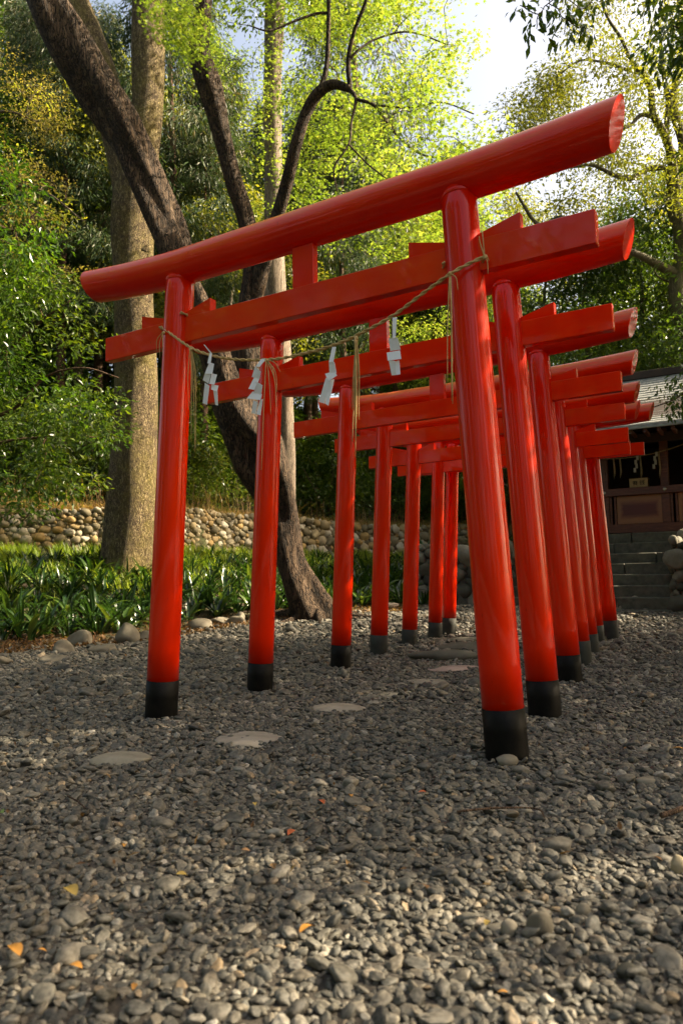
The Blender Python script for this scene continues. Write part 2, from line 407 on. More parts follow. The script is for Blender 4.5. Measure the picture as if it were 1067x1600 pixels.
def build_gravel():
    P = []; S = []; R = []
    q = np.random.default_rng(3)
    bands = [(1.0, 2.6, .0172, 1.0), (2.6, 4.6, .0195, 1.0), (4.6, 7.5, .026, 1.02), (7.5, 13.6, .037, 1.05)]
    for d0, d1, sp, k in bands:
        smax = .62*d1+.35; ns = int(2*smax/sp); nd = int((d1-d0)/sp)
        a, b = np.meshgrid(np.arange(ns), np.arange(nd), indexing='ij')
        s = -smax+(a.ravel()+q.uniform(-.1, 1.1, a.size))*sp; d = d0+(b.ravel()+q.uniform(-.1, 1.1, a.size))*sp
        ok = np.abs(s) < .62*d+.35; s, d = s[ok], d[ok]
        x = CAM[0]+s*RH[0]+d*FH[0]; y = CAM[1]+s*RH[1]+d*FH[1]
        an = s/d; edge = np.interp(np.clip(an, -.95, .11), BA, BD0)+.25*noise2(x, y, 2.5, 9)+.1
        ok = (y < 9.9) & ((an > .11) | (d < edge)); x, y = x[ok], y[ok]
        n = len(x); base = sp*.56*k*np.exp(q.normal(0, .33, n)); big = q.random(n) < .012; base = np.where(big, base*1.6, base)
        z = gz(x, y)+q.uniform(-.5, .7, n)*base
        sc = np.stack([base*q.uniform(.95, 1.55, n), base*q.uniform(.65, 1.05, n), base*q.uniform(.38, .78, n)], -1)
        P.append(np.stack([x, y, z], -1)); S.append(sc); R.append(np.stack([q.normal(0, .33, n), q.normal(0, .33, n), q.uniform(0, 6.28, n)], -1))
    P = np.concatenate(P); S = np.concatenate(S); R = np.concatenate(R)
    me = bpy.data.meshes.new('gravel'); me.vertices.add(len(P)); me.vertices.foreach_set('co', P.astype(np.float32).ravel())
    for nm, A in (('scl', S), ('rot', R)):
        at_ = me.attributes.new(nm, 'FLOAT_VECTOR', 'POINT'); at_.data.foreach_set('vector', A.astype(np.float32).ravel())
    at_ = me.attributes.new('pid', 'INT', 'POINT'); at_.data.foreach_set('value', q.integers(0, 8, len(P)).astype(np.int32))
    me.materials.append(M['pebble'])
    o = bpy.data.objects.new('gravel', me); COL.objects.link(o); tag(o, kind='stuff'); o['label'] = 'grey brown loose river gravel covering the shrine forecourt'; o['category'] = 'gravel'
    g = bpy.data.node_groups.new('pebbles', 'GeometryNodeTree')
    g.interface.new_socket('Geometry', in_out='INPUT', socket_type='NodeSocketGeometry'); g.interface.new_socket('Geometry', in_out='OUTPUT', socket_type='NodeSocketGeometry')
    L = g.links; gi = g.nodes.new('NodeGroupInput'); go = g.nodes.new('NodeGroupOutput'); g2i = g.nodes.new('GeometryNodeGeometryToInstance')
    for i in range(8):
        ic = g.nodes.new('GeometryNodeMeshIcoSphere'); ic.inputs['Radius'].default_value = 1; ic.inputs['Subdivisions'].default_value = 3
        nz = g.nodes.new('ShaderNodeTexNoise'); nz.noise_dimensions = '4D'; nz.inputs['W'].default_value = i*7.3; nz.inputs['Scale'].default_value = .85; nz.inputs['Detail'].default_value = 2.5; nz.inputs['Roughness'].default_value = .5
        sub = g.nodes.new('ShaderNodeVectorMath'); sub.operation = 'SUBTRACT'; sub.inputs[1].default_value = (.5, .5, .5); L.new(nz.outputs['Color'], sub.inputs[0])
        scv = g.nodes.new('ShaderNodeVectorMath'); scv.operation = 'SCALE'; scv.inputs['Scale'].default_value = 1.5; L.new(sub.outputs[0], scv.inputs[0])
        sp_ = g.nodes.new('GeometryNodeSetPosition'); L.new(ic.outputs[0], sp_.inputs['Geometry']); L.new(scv.outputs[0], sp_.inputs['Offset'])
        ss = g.nodes.new('GeometryNodeSetShadeSmooth'); L.new(sp_.outputs[0], ss.inputs[0])
        sm = g.nodes.new('GeometryNodeSetMaterial'); sm.inputs['Material'].default_value = M['pebble']; L.new(ss.outputs[0], sm.inputs[0])
        L.new(sm.outputs[0], g2i.inputs[0])
    iop = g.nodes.new('GeometryNodeInstanceOnPoints'); iop.inputs['Pick Instance'].default_value = True
    L.new(gi.outputs[0], iop.inputs['Points']); L.new(g2i.outputs[0], iop.inputs['Instance'])
    for nm, sock, ty in (('scl', 'Scale', 'FLOAT_VECTOR'), ('rot', 'Rotation', 'FLOAT_VECTOR'), ('pid', 'Instance Index', 'INT')):
        na = g.nodes.new('GeometryNodeInputNamedAttribute'); na.data_type = ty; na.inputs['Name'].default_value = nm
        src = na.outputs['Attribute']
        if nm == 'rot':
            er = g.nodes.new('FunctionNodeEulerToRotation'); L.new(src, er.inputs[0]); src = er.outputs[0]
        L.new(src, iop.inputs[sock])
    L.new(iop.outputs[0], go.inputs[0])
    md = o.modifiers.new('pebbles', 'NODES'); md.node_group = g
build_gravel()

# ---------------------------------------------------------------- walls of stone
def stone_mat(name, stops, rough=.8):
    m, t, p, o = newmat(name); c = ramp(t, attr(t), stops); n = noise(t, 7, 8, .65)
    c = mixc(t, maprange(t, n, .35, .7, .55, 0), c, (.35, .32, .26), 'MULTIPLY')
    t.links.new(c, p.inputs['Base Color']); p.inputs['Roughness'].default_value = rough; p.inputs['Specular IOR Level'].default_value = .3
    bump(t, p, n, .5, .015); return m
M['cobble'] = stone_mat('cobble_stone', [(0, (.14, .12, .075)), (.3, (.28, .24, .155)), (.55, (.36, .24, .095)), (.75, (.37, .33, .24)), (1, (.50, .46, .38))])
M['darkstone'] = stone_mat('dark_boulder', [(0, (.05, .05, .04)), (.5, (.12, .115, .09)), (1, (.23, .21, .17))])
M['riverrock'] = stone_mat('river_rock', [(0, (.11, .10, .08)), (.5, (.21, .185, .14)), (1, (.34, .30, .24))])
M['flatstone'] = stone_mat('flat_stone', [(0, (.20, .185, .14)), (.5, (.34, .31, .245)), (1, (.42, .32, .28))])
M['mortar'] = simple('mortar_earth', (.07, .055, .035), (.18, .14, .085), .9, 12, .6, .02)
M['stepstone'] = simple('step_stone', (.035, .035, .026), (.10, .096, .07), .85, 9, .5, .01)
def cobble_wall(name, line, h0, h1, size, mat, seed, label, cat='stone wall', thick=.35, ragged=.06, flatk=1.0, face=None):
    """line: list of (x,y) foot points; h0(x,y) foot, h1 top z. Stones packed on the face toward the camera."""
    q = np.random.default_rng(seed); L = np.array(line, float)
    seg = np.linalg.norm(np.diff(L, axis=0), axis=1); cum = np.concatenate([[0], np.cumsum(seg)]); tot = cum[-1]
    def pos(s_):
        return np.array([np.interp(s_, cum, L[:, 0]), np.interp(s_, cum, L[:, 1])])
    def nrm(s_):
        a, b = pos(max(s_-.2, 0)), pos(min(s_+.2, tot)); t_ = (b-a)/np.linalg.norm(b-a); n = np.array([t_[1], -t_[0]])
        return n
    root = empty(name, (*pos(tot/2), h0(tot/2))); mb = MB(); z_ = 0; inv = np.array(root.location)
    # core
    ss = np.arange(0, tot+.001, .4); c = []
    for s_ in ss:
        p = pos(s_); n = nrm(s_); zt = h1(s_)-.05
        for off, z in ((.02, h0(s_)-.4), (.02, zt), (-thick, zt), (-thick, h0(s_)-.4)): c.append([*(p-n*.06+n*off), z])
    c = np.array(c); k = len(ss); F = []
    for i in range(k-1):
        for j in range(3): F.append([i*4+j, i*4+j+1, i*4+4+j+1, i*4+4+j])
    cb = MB(); cb.add(c-inv, [np.array(F), np.array([[0, 1, 2, 3], [k*4-4, k*4-1, k*4-2, k*4-3]])]); core = cb.build('earth_core', M['mortar'], root); core.location = (0, 0, 0)
    zmin = min(h0(s_) for s_ in ss)-.1; zmax = max(h1(s_) for s_ in ss)
    SX = np.zeros(0); SZ = np.zeros(0); SR = np.zeros(0)
    for rr, tries in ((.66, 90), (.56, 260), (.46, 700), (.36, 1500), (.27, 2600), (.20, 3600)):
        nt_ = int(tries*tot*(.16/size)**2*.55)
        cs = q.uniform(0, tot, nt_); cz = q.uniform(zmin, zmax+.05, nt_); cr = rr*size*q.uniform(.85, 1.15, nt_)
        for a_, z, r in zip(cs, cz, cr):
            if z+r*.6 > h1(a_)+ragged*.6 or z < h0(a_)-.15: continue
            if len(SX):
                near = np.abs(SX-a_) < size*2
                if near.any() and (np.hypot((SX[near]-a_)/1.28, SZ[near]-z) < .74*(SR[near]+r)).any(): continue
            SX = np.append(SX, a_); SZ = np.append(SZ, z); SR = np.append(SR, r)
    for sc_, z, r in zip(SX, SZ, SR):
        p = pos(sc_); n = nrm(sc_); ang = math.atan2(n[1], n[0])-math.pi/2
        V, Fs = lump((r*1.28*q.uniform(.95, 1.12), r*.85, r*q.uniform(.95, 1.08)), .20, 2 if r < .12 else 3, int(q.integers(1e6)))
        tl = q.normal(0, .3); ct, st = math.cos(tl), math.sin(tl)
        V = V@np.array([[ct, 0, st], [0, 1, 0], [-st, 0, ct]]).T
        V = V@rotz(ang).T+np.array([*(p+n*(-.03+q.uniform(-.02, .03))), z])
        mb.add(V-inv, Fs, float(q.random()))
    o = mb.build('stones', mat, root, smooth=True); tag(root, label, cat)
    return root
def ang_line(a0, a1, n, off=0.0):
    out = []
    for a in np.linspace(a0, a1, n):
        d = float(wall_d(a))-off; out.append(tuple(sd_xy(a*d, d)))
    return out
wl = ang_line(-.95, .02, 60, .05)
def zfun(line, f):
    L = np.array(line); seg = np.linalg.norm(np.diff(L, axis=0), axis=1); cum = np.concatenate([[0], np.cumsum(seg)])
    return lambda s_: f(np.interp(s_, cum, L[:, 0]), np.interp(s_, cum, L[:, 1]))
def foot(line, add=0): 
    L = np.array(line); seg = np.linalg.norm(np.diff(L, axis=0), axis=1); cum = np.concatenate([[0], np.cumsum(seg)])
    return lambda s_: 1.05+add
i1 = 42
cobble_wall('cobble_wall', ang_line(-.95, -.13, 50, .05), lambda s_: 1.1, lambda s_: 2.20+.05*math.sin(s_*.8)+.03*math.sin(s_*2.9), .135, M['cobble'], 11, 'long rounded cobble retaining wall at the left, lit by the sun behind the plant bed')
cobble_wall('cobble_wall', ang_line(-.128, .35, 40, .05), lambda s_: 1.1, lambda s_: 2.22+.04*math.sin(s_*.9), .23, M['cobble'], 12, 'farther retaining wall of angular stones seen between the red pillars, below the wooded bank')
TY = 9.95
rw1 = [(-4.15, 11.6), (-4.08, TY+.15), (-3.95, TY), (-2.5, TY), (-2.4, TY+.1), (-2.4, 12.0)]
cobble_wall('boulder_wall', rw1, lambda s_: .12, lambda s_: 1.30+.04*math.sin(s_*2), .30, M['darkstone'], 13, 'low dark boulder wall behind the last left pillars, left of the stone steps', 'boulder wall')
cobble_wall('boulder_wall', [(.62, 12.0), (.60, TY+.08), (.72, TY-.04), (3.0, TY), (7.5, TY)], lambda s_: .10, lambda s_: 1.30+.04*math.sin(s_*2), .33, M['darkstone'], 14, 'dark boulder wall at the right edge, beside the stone steps', 'boulder wall')

# ---------------------------------------------------------------- stone steps
def build_steps():
    root = empty('stone_steps', (-.9, TY, 0.05)); inv = np.array(root.location); q = np.random.default_rng(5)
    for k in range(8):
        z1 = .12+.195*k; y0 = TY-.28+.27*k; x0, x1 = (-2.36, .56) if k < 6 else (-2.36, .56)
        if k >= 6: y0 += .10
        x = x0
        while x < x1-.05:
            wd = min(q.uniform(.55, 1.15), x1-x)
            if x1-x-wd < .3: wd = x1-x
            mb = MB(); h = q.uniform(-.008, .008)
            V, F = bevel_box(wd-.012, .40, .215, .014)
            V = V+q.normal(0, .0035, V.shape)
            mb.add(V+np.array([x+wd/2, y0+.20+q.uniform(-.008, .008), z1-.105+h])-inv, F, float(q.random()))
            mb.build('step_block', M['stepstone'], root); x += wd
    mb = MB(); mb.box(-2.28, .48, TY-.1, TY+1.9, -.1, .0); mb2 = mb
    tag(root, 'mossy dark stone steps climbing to the wooden shrine', 'steps')
build_steps()

# ---------------------------------------------------------------- torii gates
GATES = [(-.0, 0, 0, 0, 1.0), (-.132, 1.074, -.030, -.010, 1.003), (-.330, 2.491, -.043, -.028, 1.006), (-.479, 3.519, -.038, .011, 1.0),
         (-.636, 4.570, -.063, -.008, 1.013), (-.742, 5.511, -.046, -.008, .995), (-.675, 5.868, -.010, 0, 1.014)]
LEAN = .137; NZ0, NZ1 = 2.124, 2.272; HK = 2.588
def pillar_mesh(side, z0, z1, r0, r1, seg=48, extra=0):
    zs = np.linspace(z0, z1, 14); P = np.stack([side*(1-LEAN*zs/2.554), 0*zs, zs], -1)
    r = r0+(r1-r0)*np.clip(zs/2.55, 0, 1)+extra
    return tube(P, r, seg)
def kasagi_mesh(shift=-.022, L0=1.585, rad=.102):
    xs = np.linspace(-1, 1, 57); seg = 48; V = []
    th = np.arange(seg)*2*math.pi/seg
    for t in xs:
        x = t*L0; a = abs(x); up = (.055 if t < 0 else .030)*max(0, (a-.80)/.80)**1.7
        r = rad*(1+.03*max(0, (a-.85)/.75))
        yy = r*np.cos(th); zz = r*np.sin(th)
        zz = np.where(zz > 0, zz*(1+.06*(1-np.abs(yy)/r)), zz*.97)
        slant = .30*np.sign(t)*zz*max(0, (a-.9)/.7)**3
        V.append(np.stack([x+slant+shift, yy, HK+up+zz], -1))
    V = np.array(V).reshape(-1, 3); n = len(xs); i = np.arange(n-1)[:, None]*seg; j = np.arange(seg)[None]; j2 = (j+1) % seg
    F = np.stack([i+j, i+j2, i+seg+j2, i+seg+j], -1).reshape(-1, 4)
    jj = np.arange(seg)
    # ends: separate flat faces (own vertices, so the rim stays crisp)
    E0 = V[:seg]; E1 = V[-seg:]; c0 = E0.mean(0, keepdims=True); c1 = E1.mean(0, keepdims=True)
    m = MB(); m.add(V, F)
    m.add(np.concatenate([E0, c0]), np.stack([(jj+1) % seg, jj, np.full(seg, seg)], -1)); m.add(np.concatenate([E1, c1]), np.stack([jj, (jj+1) % seg, np.full(seg, seg)], -1))
    return m
def wedge_mesh(xn, xf, zn, zf, zb=NZ1, y=.0245):
    V = np.array([[xn, -y, zb-.02], [xf, -y, zb-.02], [xf, -y, zf], [xn, -y, zn], [xn, y, zb-.02], [xf, y, zb-.02], [xf, y, zf], [xn, y, zn]])
    F = np.array([[0, 1, 2, 3], [5, 4, 7, 6], [1, 5, 6, 2], [4, 0, 3, 7], [3, 2, 6, 7], [4, 5, 1, 0]])
    if xf < xn: F = F[:, ::-1]
    m = MB(); m.add(V, [F]); return m
def make_gate(worn_lit):
    root = empty('torii_gate', (0, 0, 0))
    for sdn in (-1, 1):
        z0 = .205
        V, F = pillar_mesh(sdn, z0, 2.60, .0890, .0825); m = MB(); m.add(V, F); pl = reg(m.build('pillar', M['red'], root, smooth=True))
        zs = np.linspace(-.25, z0+.002, 6); P = np.stack([sdn*(1-LEAN*zs/2.554), 0*zs, zs], -1)
        V, F = tube(P, .0905, 48); m = MB(); m.add(V, F); reg(m.build('painted_base', M['black_worn'] if worn_lit == 2 else M['black'], pl, smooth=True))
        zs = np.array([2.500, 2.503, 2.510, 2.517, 2.520]); P = np.stack([sdn*(1-LEAN*zs/2.554), 0*zs, zs], -1)
        V, F = tube(P, [.0835, .0850, .0856, .0850, .0835], 48); m = MB(); m.add(V, F); reg(m.build('collar_ring', M['red'], pl, smooth=True))
    reg(kasagi_mesh().build('top_lintel', M['red_worn_lit' if worn_lit else 'red_top_lit'], root, smooth=True))
    m = MB(); m.box(-1.465, 1.465, -.0275, .0275, NZ0, NZ1, bev=.003); reg(m.build('tie_beam', M['red_tie_lit'], root))
    m = MB(); m.box(-.055, .075, -.022, .022, NZ1-.01, HK-.06, bev=.002); reg(m.build('centre_strut', M['red'], root))
    for sdn in (-1, 1):
        xo = .886
        a = wedge_mesh(sdn*(xo+.05), sdn*(xo+.265), NZ1+.018, NZ1+.075); reg(a.build('wedge', M['red'], root))
        a = wedge_mesh(sdn*(xo-.05), sdn*(xo-.27), NZ1+.018, NZ1+.075); reg(a.build('wedge', M['red'], root))
    return root
def lines_up(o): pass
glab = ['nearest red torii gate, with a straw rope and paper streamers tied across it',
        'second red torii gate counting from the camera, just behind the roped gate',
        'third red torii gate counting from the camera, with clean black pillar bases',
        'fourth red torii gate counting from the camera, top lintel weathered, with overhead light painted in pale orange',
        'fifth red torii gate counting from the camera, third from the last',
        'second to last red torii gate, standing almost against the last one',
        'last red torii gate, farthest from the camera and nearest to the stone steps']
protos = [make_gate(0), make_gate(1), make_gate(2)]
used = set()
for i, (x, y, z, yaw, a) in enumerate(GATES):
    k = 0 if i < 2 else (1 if i == 2 else 2)
    r = protos[k] if k not in used else copy_tree(protos[k]); used.add(k)
    r.location = (x, y, z); r.rotation_euler = (0, 0, yaw); r.scale = (a, a, 1)
    tag(r, glab[i], 'torii gate', 'red torii gates in a row')

# ---------------------------------------------------------------- straw rope and streamers
def rope(name, pts, rad, n=260, twist=26, parent=None, strands=2):
    P = spline(pts, n); T, Nn, B = frames(P); m = MB(); Ln = np.concatenate([[0], np.cumsum(np.linalg.norm(np.diff(P, axis=0), axis=1))])
    for k in range(strands):
        a = Ln*twist*2+k*2*math.pi/strands
        Q = P+rad*.5*(np.cos(a)[:, None]*Nn+np.sin(a)[:, None]*B)
        V, F = tube(Q, rad*.62, 8); m.add(V, F)
    return m
RY = -.125
RP = [(257, 515), (295, 541), (330, 555), (375, 562), (430, 561), (480, 551), (530, 536), (575, 515), (620, 489), (665, 455), (710, 424), (758, 402)]
RW = []
for i, (u, v) in enumerate(RP): RW.append(aty(u, v, RY if 0 < i < len(RP)-1 else RY+.02))
RW[0] = aty(254, 512, -.06); RW[-1] = aty(757, 401, -.07)
wrapL = []; wrapR = []
zl, zr = RW[0][2], RW[-1][2]
xl = -(1-LEAN*zl/2.554); xr = (1-LEAN*zr/2.554)
for k in range(7): a = math.pi*(1.1-k*.22); wrapL.append((xl+.100*math.cos(a), .100*math.sin(a)+0, zl+.01*k))
for k in range(7): a = math.pi*(-.1+k*.22); wrapR.append((xr+.100*math.cos(a), .100*math.sin(a), zr+.004*k))
root_r = empty('straw_rope', (0, -.1, 2.0)); inv = np.array(root_r.location)
m = rope('x', [np.array(p)-inv for p in (wrapL[::-1]+RW+wrapR)], .0080, 420, 34); m.build('twisted_cord', M['straw'], root_r, smooth=True)
def tassel(pu, pv, ends, y=RY-.012, rad=.0028, seed=0, jit=.006):
    q = np.random.default_rng(seed); m = MB(); p0 = aty(pu, pv, y)
    for (eu, ev, bow) in ends:
        p1 = aty(eu, ev, y); mid = (p0+p1)/2+np.array([bow, 0, 0.015]); m_pts = spline([p0, mid, p1], 14)-inv
        m_pts[:, 1] += q.uniform(-.01, .01)+np.linspace(0, q.uniform(-.012, .012), 14); m_pts[:, 0] += q.uniform(-1, 1)*.002
        V, F = tube(m_pts, np.linspace(rad, rad*.5, 14), 5); m.add(V, F)
    V, F = lump((.011, .011, .012), .2, 2, seed); m.add(V+p0-inv, F)
    return m.build('straw_tassel', M['straw'], root_r, smooth=True)
tassel(299, 546, [(303, 706, .006), (298, 660, .0), (305, 700, .014), (296, 640, -.01), (307, 612, .01), (301, 690, .002)], seed=1)
tassel(256, 520, [(252, 560, -.015), (246, 548, -.02), (258, 556, 0)], y=-.09, seed=2)
tassel(417, 563, [(411, 735, .0), (425, 648, .004), (433, 636, .02), (440, 582, .01), (430, 600, .01), (432, 612, .02)], seed=3)
tassel(556, 528, [(553, 714, 0), (557, 690, .004), (550, 640, -.004), (560, 620, .006), (554, 706, -.004), (556, 650, 0), (551, 690, .003), (559, 655, .004), (555, 700, .006)], rad=.0036, seed=4)
tassel(703, 428, [(705, 630, .002), (701, 600, -.004), (708, 612, .006), (704, 625, 0), (713, 452, .01)], y=RY-.03, seed=5)
tassel(757, 402, [(752, 350, 0), (762, 406, 0), (762, 428, .004), (750, 372, -.006)], y=-.12, seed=6)
tag(root_r, 'twisted straw rope with hanging straw tassels tied between the nearest pillars', 'rope')
def shide(label, k, ox, oy, quads, y=RY-.02):
    """zigzag folded paper streamer hanging from the rope: outline pieces at their real size"""
    p0 = aty(ox+quads[0][0][0]/k, oy+quads[0][0][1]/k, y); m = MB()
    for j, qd in enumerate(quads):
        P = []
        for i, (a, b) in enumerate(qd):
            p = aty(ox+a/k, oy+b/k, y); P.append(p-p0+np.array([0, (-.004 if i < 2 else .005)*(1 if j % 2 else -1)+.0022*j, 0]))
        P = np.array(P); V = np.concatenate([P, P+np.array([0, .001, 0])])
        m.add(V, [np.array([[3, 2, 1, 0], [4, 5, 6, 7]]), np.array([[i, (i+1) % 4, (i+1) % 4+4, i+4] for i in range(4)])])
    ob = m.build('paper_streamer', M['paper']); ob.location = p0; tag(ob, label, 'paper streamer', 'white paper streamers on the straw rope'); return ob
shide('white zigzag paper streamer nearest the left pillar of the roped gate', 4.85, 230, 490,
      [[(470, 300), (488, 300), (486, 382), (462, 378)], [(430, 236), (438, 236), (486, 300), (478, 306)], [(464, 365), (500, 378), (494, 458), (438, 455)], [(438, 445), (482, 450), (455, 528), (412, 500)], [(478, 448), (518, 458), (506, 538), (468, 530)], [(432, 522), (466, 545), (440, 686), (406, 674)], [(472, 532), (526, 540), (522, 588), (478, 572)], [(490, 572), (522, 580), (518, 690), (498, 686)]])
shide('white zigzag paper streamer in front of the second gate left pillar', 4.85, 230, 490,
      [[(858, 345), (902, 338), (856, 405), (828, 402)], [(820, 398), (862, 440), (846, 492), (786, 478)], [(804, 478), (846, 488), (812, 578), (768, 570)], [(818, 508), (873, 542), (852, 612), (800, 592)], [(788, 585), (858, 605), (856, 655), (752, 640)], [(798, 655), (832, 668), (808, 757), (776, 750)], [(838, 652), (862, 640), (852, 767), (820, 760)]])
shide('white zigzag paper streamer just left of the thick middle straw tassel', 3.273, 434, 450,
      [[(276, 300), (296, 300), (286, 382), (264, 380)], [(262, 374), (290, 378), (296, 432), (260, 430)], [(237, 436), (288, 422), (302, 448), (258, 478)], [(244, 458), (274, 470), (231, 588), (203, 580)], [(258, 468), (282, 462), (256, 600), (239, 590)]])
shide('white zigzag paper streamer highest on the rope, towards the right pillar', 3.273, 434, 450,
      [[(584, 150), (607, 148), (603, 258), (588, 260)], [(567, 260), (612, 254), (624, 312), (571, 320)], [(552, 328), (620, 316), (631, 362), (562, 372)], [(565, 366), (597, 372), (598, 442), (576, 444)], [(590, 372), (614, 366), (624, 440), (603, 444)]])

# ---------------------------------------------------------------- shrine
def wood_mat():
    m, t, p, o = newmat('shrine_wood'); v = mapped(t, (1.2, 6, 9)); n = noise(t, 2.5, 8, .65, vec=v, dist=1.2)
    c = ramp(t, n, [(.3, (.04, .006, .003)), (.55, (.09, .020, .007)), (.75, (.17, .065, .024))])
    t.links.new(c, p.inputs['Base Color']); p.inputs['Roughness'].default_value = .5; bump(t, p, n, .3, .006); return m
def panel_mat():
    m, t, p, o = newmat('worn_red_panel'); c0 = N(t, 'ShaderNodeTexCoord')
    s = N(t, 'ShaderNodeSeparateXYZ'); t.links.new(c0.outputs['Generated'], s.inputs[0])
    def edge(o_, a, b):
        d = N(t, 'ShaderNodeMath', operation='SUBTRACT'); t.links.new(o_, d.inputs[0]); d.inputs[1].default_value = .5
        e = N(t, 'ShaderNodeMath', operation='ABSOLUTE'); t.links.new(d.outputs[0], e.inputs[0]); return maprange(t, e.outputs[0], a, b, 0, 1)
    ex = edge(s.outputs[0], .34, .46); ez = edge(s.outputs[2], .12, .38)
    mxx = N(t, 'ShaderNodeMath', operation='MAXIMUM'); t.links.new(ex, mxx.inputs[0]); t.links.new(ez, mxx.inputs[1])
    n = noise(t, 3, 6, .6, vec=mapped(t, (1, 4, 8)))
    ad = N(t, 'ShaderNodeMath', operation='MULTIPLY_ADD'); t.links.new(n, ad.inputs[0]); ad.inputs[1].default_value = .8; ad.inputs[2].default_value = -.35
    su = N(t, 'ShaderNodeMath', operation='ADD', use_clamp=True); t.links.new(ad.outputs[0], su.inputs[0]); t.links.new(mxx.outputs[0], su.inputs[1])
    t.links.new(ramp(t, su.outputs[0], [(.2, (.07, .005, .004)), (.6, (.16, .05, .02)), (.95, (.22, .09, .035))]), p.inputs['Base Color'])
    p.inputs['Roughness'].default_value = .45; return m
M['wood'] = wood_mat(); M['panel'] = panel_mat()
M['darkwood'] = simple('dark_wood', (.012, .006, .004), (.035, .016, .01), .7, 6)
def roof_mat():
    m, t, p, o = newmat('roof_shingles'); c0 = N(t, 'ShaderNodeTexCoord'); n = noise(t, 3, 7, .65, vec=mapped(t, (3, 3, 12)))
    t.links.new(ramp(t, n, [(.3, (.13, .14, .14)), (.55, (.26, .27, .265)), (.75, (.38, .385, .37))]), p.inputs['Base Color'])
    p.inputs['Roughness'].default_value = .45; bump(t, p, n, .4, .01); return m
M['roof'] = roof_mat()
M['metal'] = simple('aged_metal', (.35, .33, .28), (.5, .48, .42), .35, 20); M['metal'].node_tree.nodes['Principled BSDF'].inputs['Metallic'].default_value = .8
M['boxwood'] = simple('pale_box_wood', (.24, .15, .06), (.36, .24, .10), .6, 12)
def build_shrine():
    YF = 12.25; xs = [-1.96, -.83, .30, 1.43]; root = empty('shrine_hall', (-.27, YF, 1.3)); inv = np.array(root.location)
    def B(name, mat, boxes, parent=root, bev=.006, **k):
        mb = MB()
        for b in boxes: mb.box(*b, bev=bev)
        mb.V = [v-inv for v in mb.V]; return mb.build(name, mat, parent, **k)
    B('floor_beam', M['wood'], [(xs[0]-.15, xs[-1]+.15, YF-.10, YF+.10, 1.52, 1.70)])
    for x in xs: B('post', M['wood'], [(x-.075, x+.075, YF-.075, YF+.075, 1.70, 3.55)])
    for a, b in zip(xs[:-1], xs[1:]):
        B('front_panel', M['panel'], [(a+.215, b-.075, YF-.035, YF+.01, 1.70, 2.27)]); B('panel_stile', M['wood'], [(a+.075, a+.125, YF-.045, YF+.03, 1.70, 2.27), (a+.165, a+.21, YF-.05, YF+.03, 1.70, 2.27)])
    r = B('rail', M['wood'], [(xs[0]-.15, xs[-1]+.15, YF-.13, YF+.06, 2.272, 2.42)])
    for x in xs:
        V, F = lump((.035, .02, .035), .02, 3, 3); mb = MB(); mb.add(V+np.array([x, YF-.135, 2.345])-inv, F); mb.build('stud', M['metal'], r, smooth=True)
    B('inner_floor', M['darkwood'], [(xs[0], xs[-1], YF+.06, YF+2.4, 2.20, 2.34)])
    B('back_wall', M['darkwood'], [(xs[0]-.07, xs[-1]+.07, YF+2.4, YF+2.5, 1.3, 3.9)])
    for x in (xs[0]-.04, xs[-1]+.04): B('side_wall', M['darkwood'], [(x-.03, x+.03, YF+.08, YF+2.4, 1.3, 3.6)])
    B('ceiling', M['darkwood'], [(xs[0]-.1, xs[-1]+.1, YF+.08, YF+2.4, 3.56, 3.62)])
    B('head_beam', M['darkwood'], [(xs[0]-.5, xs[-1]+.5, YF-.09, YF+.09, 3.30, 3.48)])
    # roof: front and back slopes built as courses of shingles
    zE, zR = 3.43, 4.95; yE, yR = YF-1.25, YF+1.3; mb = MB(); nco = 22; q = np.random.default_rng(2)
    for side in (0, 1):
        for k in range(nco):
            t0, t1 = k/nco, (k+1.25)/nco; 
            y0 = yE+(yR-yE)*t0; y1 = yE+(yR-yE)*min(t1, 1); z0 = zE+(zR-zE)*(t0**1.12); z1 = zE+(zR-zE)*(min(t1, 1)**1.12)
            if side: y0, y1 = 2*yR-y0, 2*yR-y1
            x0, x1 = -3.02-.0*k, 2.6; xx = x0
            while xx < x1:
                wd = q.uniform(.25, .5); xe = min(xx+wd, x1); th = .022
                V = np.array([[xx, y0, z0], [xe-.004, y0, z0], [xe-.004, y1, z1], [xx, y1, z1]]); V = np.concatenate([V+np.array([0, 0, th]), V-np.array([0, 0, .012])])
                V[[2, 3]] -= np.array([0, 0, th*.9]); V[4:6, 2] += .0
                F = np.array([[0, 1, 2, 3], [7, 6, 5, 4], [0, 4, 5, 1], [1, 5, 6, 2], [2, 6, 7, 3], [3, 7, 4, 0]])
                if side: F = F[:, ::-1]
                mb.add(V-inv+np.array([0, 0, q.uniform(-.003, .003)]), [F], float(q.random())); xx = xe
    rf = mb.build('roof', M['roof'], root)
    B('eave_board', M['roof'], [(-3.04, 2.62, yE-.035, yE-.012, zE-.055, zE+.035)], rf)
    ml = MB(); ml.box(-3.0, 2.58, yE, yE+.3, 0, .03)
    V = np.array([[-3.0, yE, zE-.03], [2.58, yE, zE-.03], [2.58, yR, zR-.06], [-3.0, yR, zR-.06], [-3.0, 2*yR-yE, zE-.03], [2.58, 2*yR-yE, zE-.03]])
    ms = MB(); ms.add(V-inv, np.array([[3, 2, 1, 0], [4, 5, 2, 3]])); ms.build('soffit', M['darkwood'], rf)
    B('ridge_cap', M['darkwood'], [(-3.06, 2.64, yR-.1, yR+.1, zR-.02, zR+.14)], rf)
    for k in range(24):
        x = -2.92+k*.235; B('rafter', M['wood'], [(x-.025, x+.025, yE+.04, yE+.6, zE-.12, zE-.05)], rf, bev=.003)
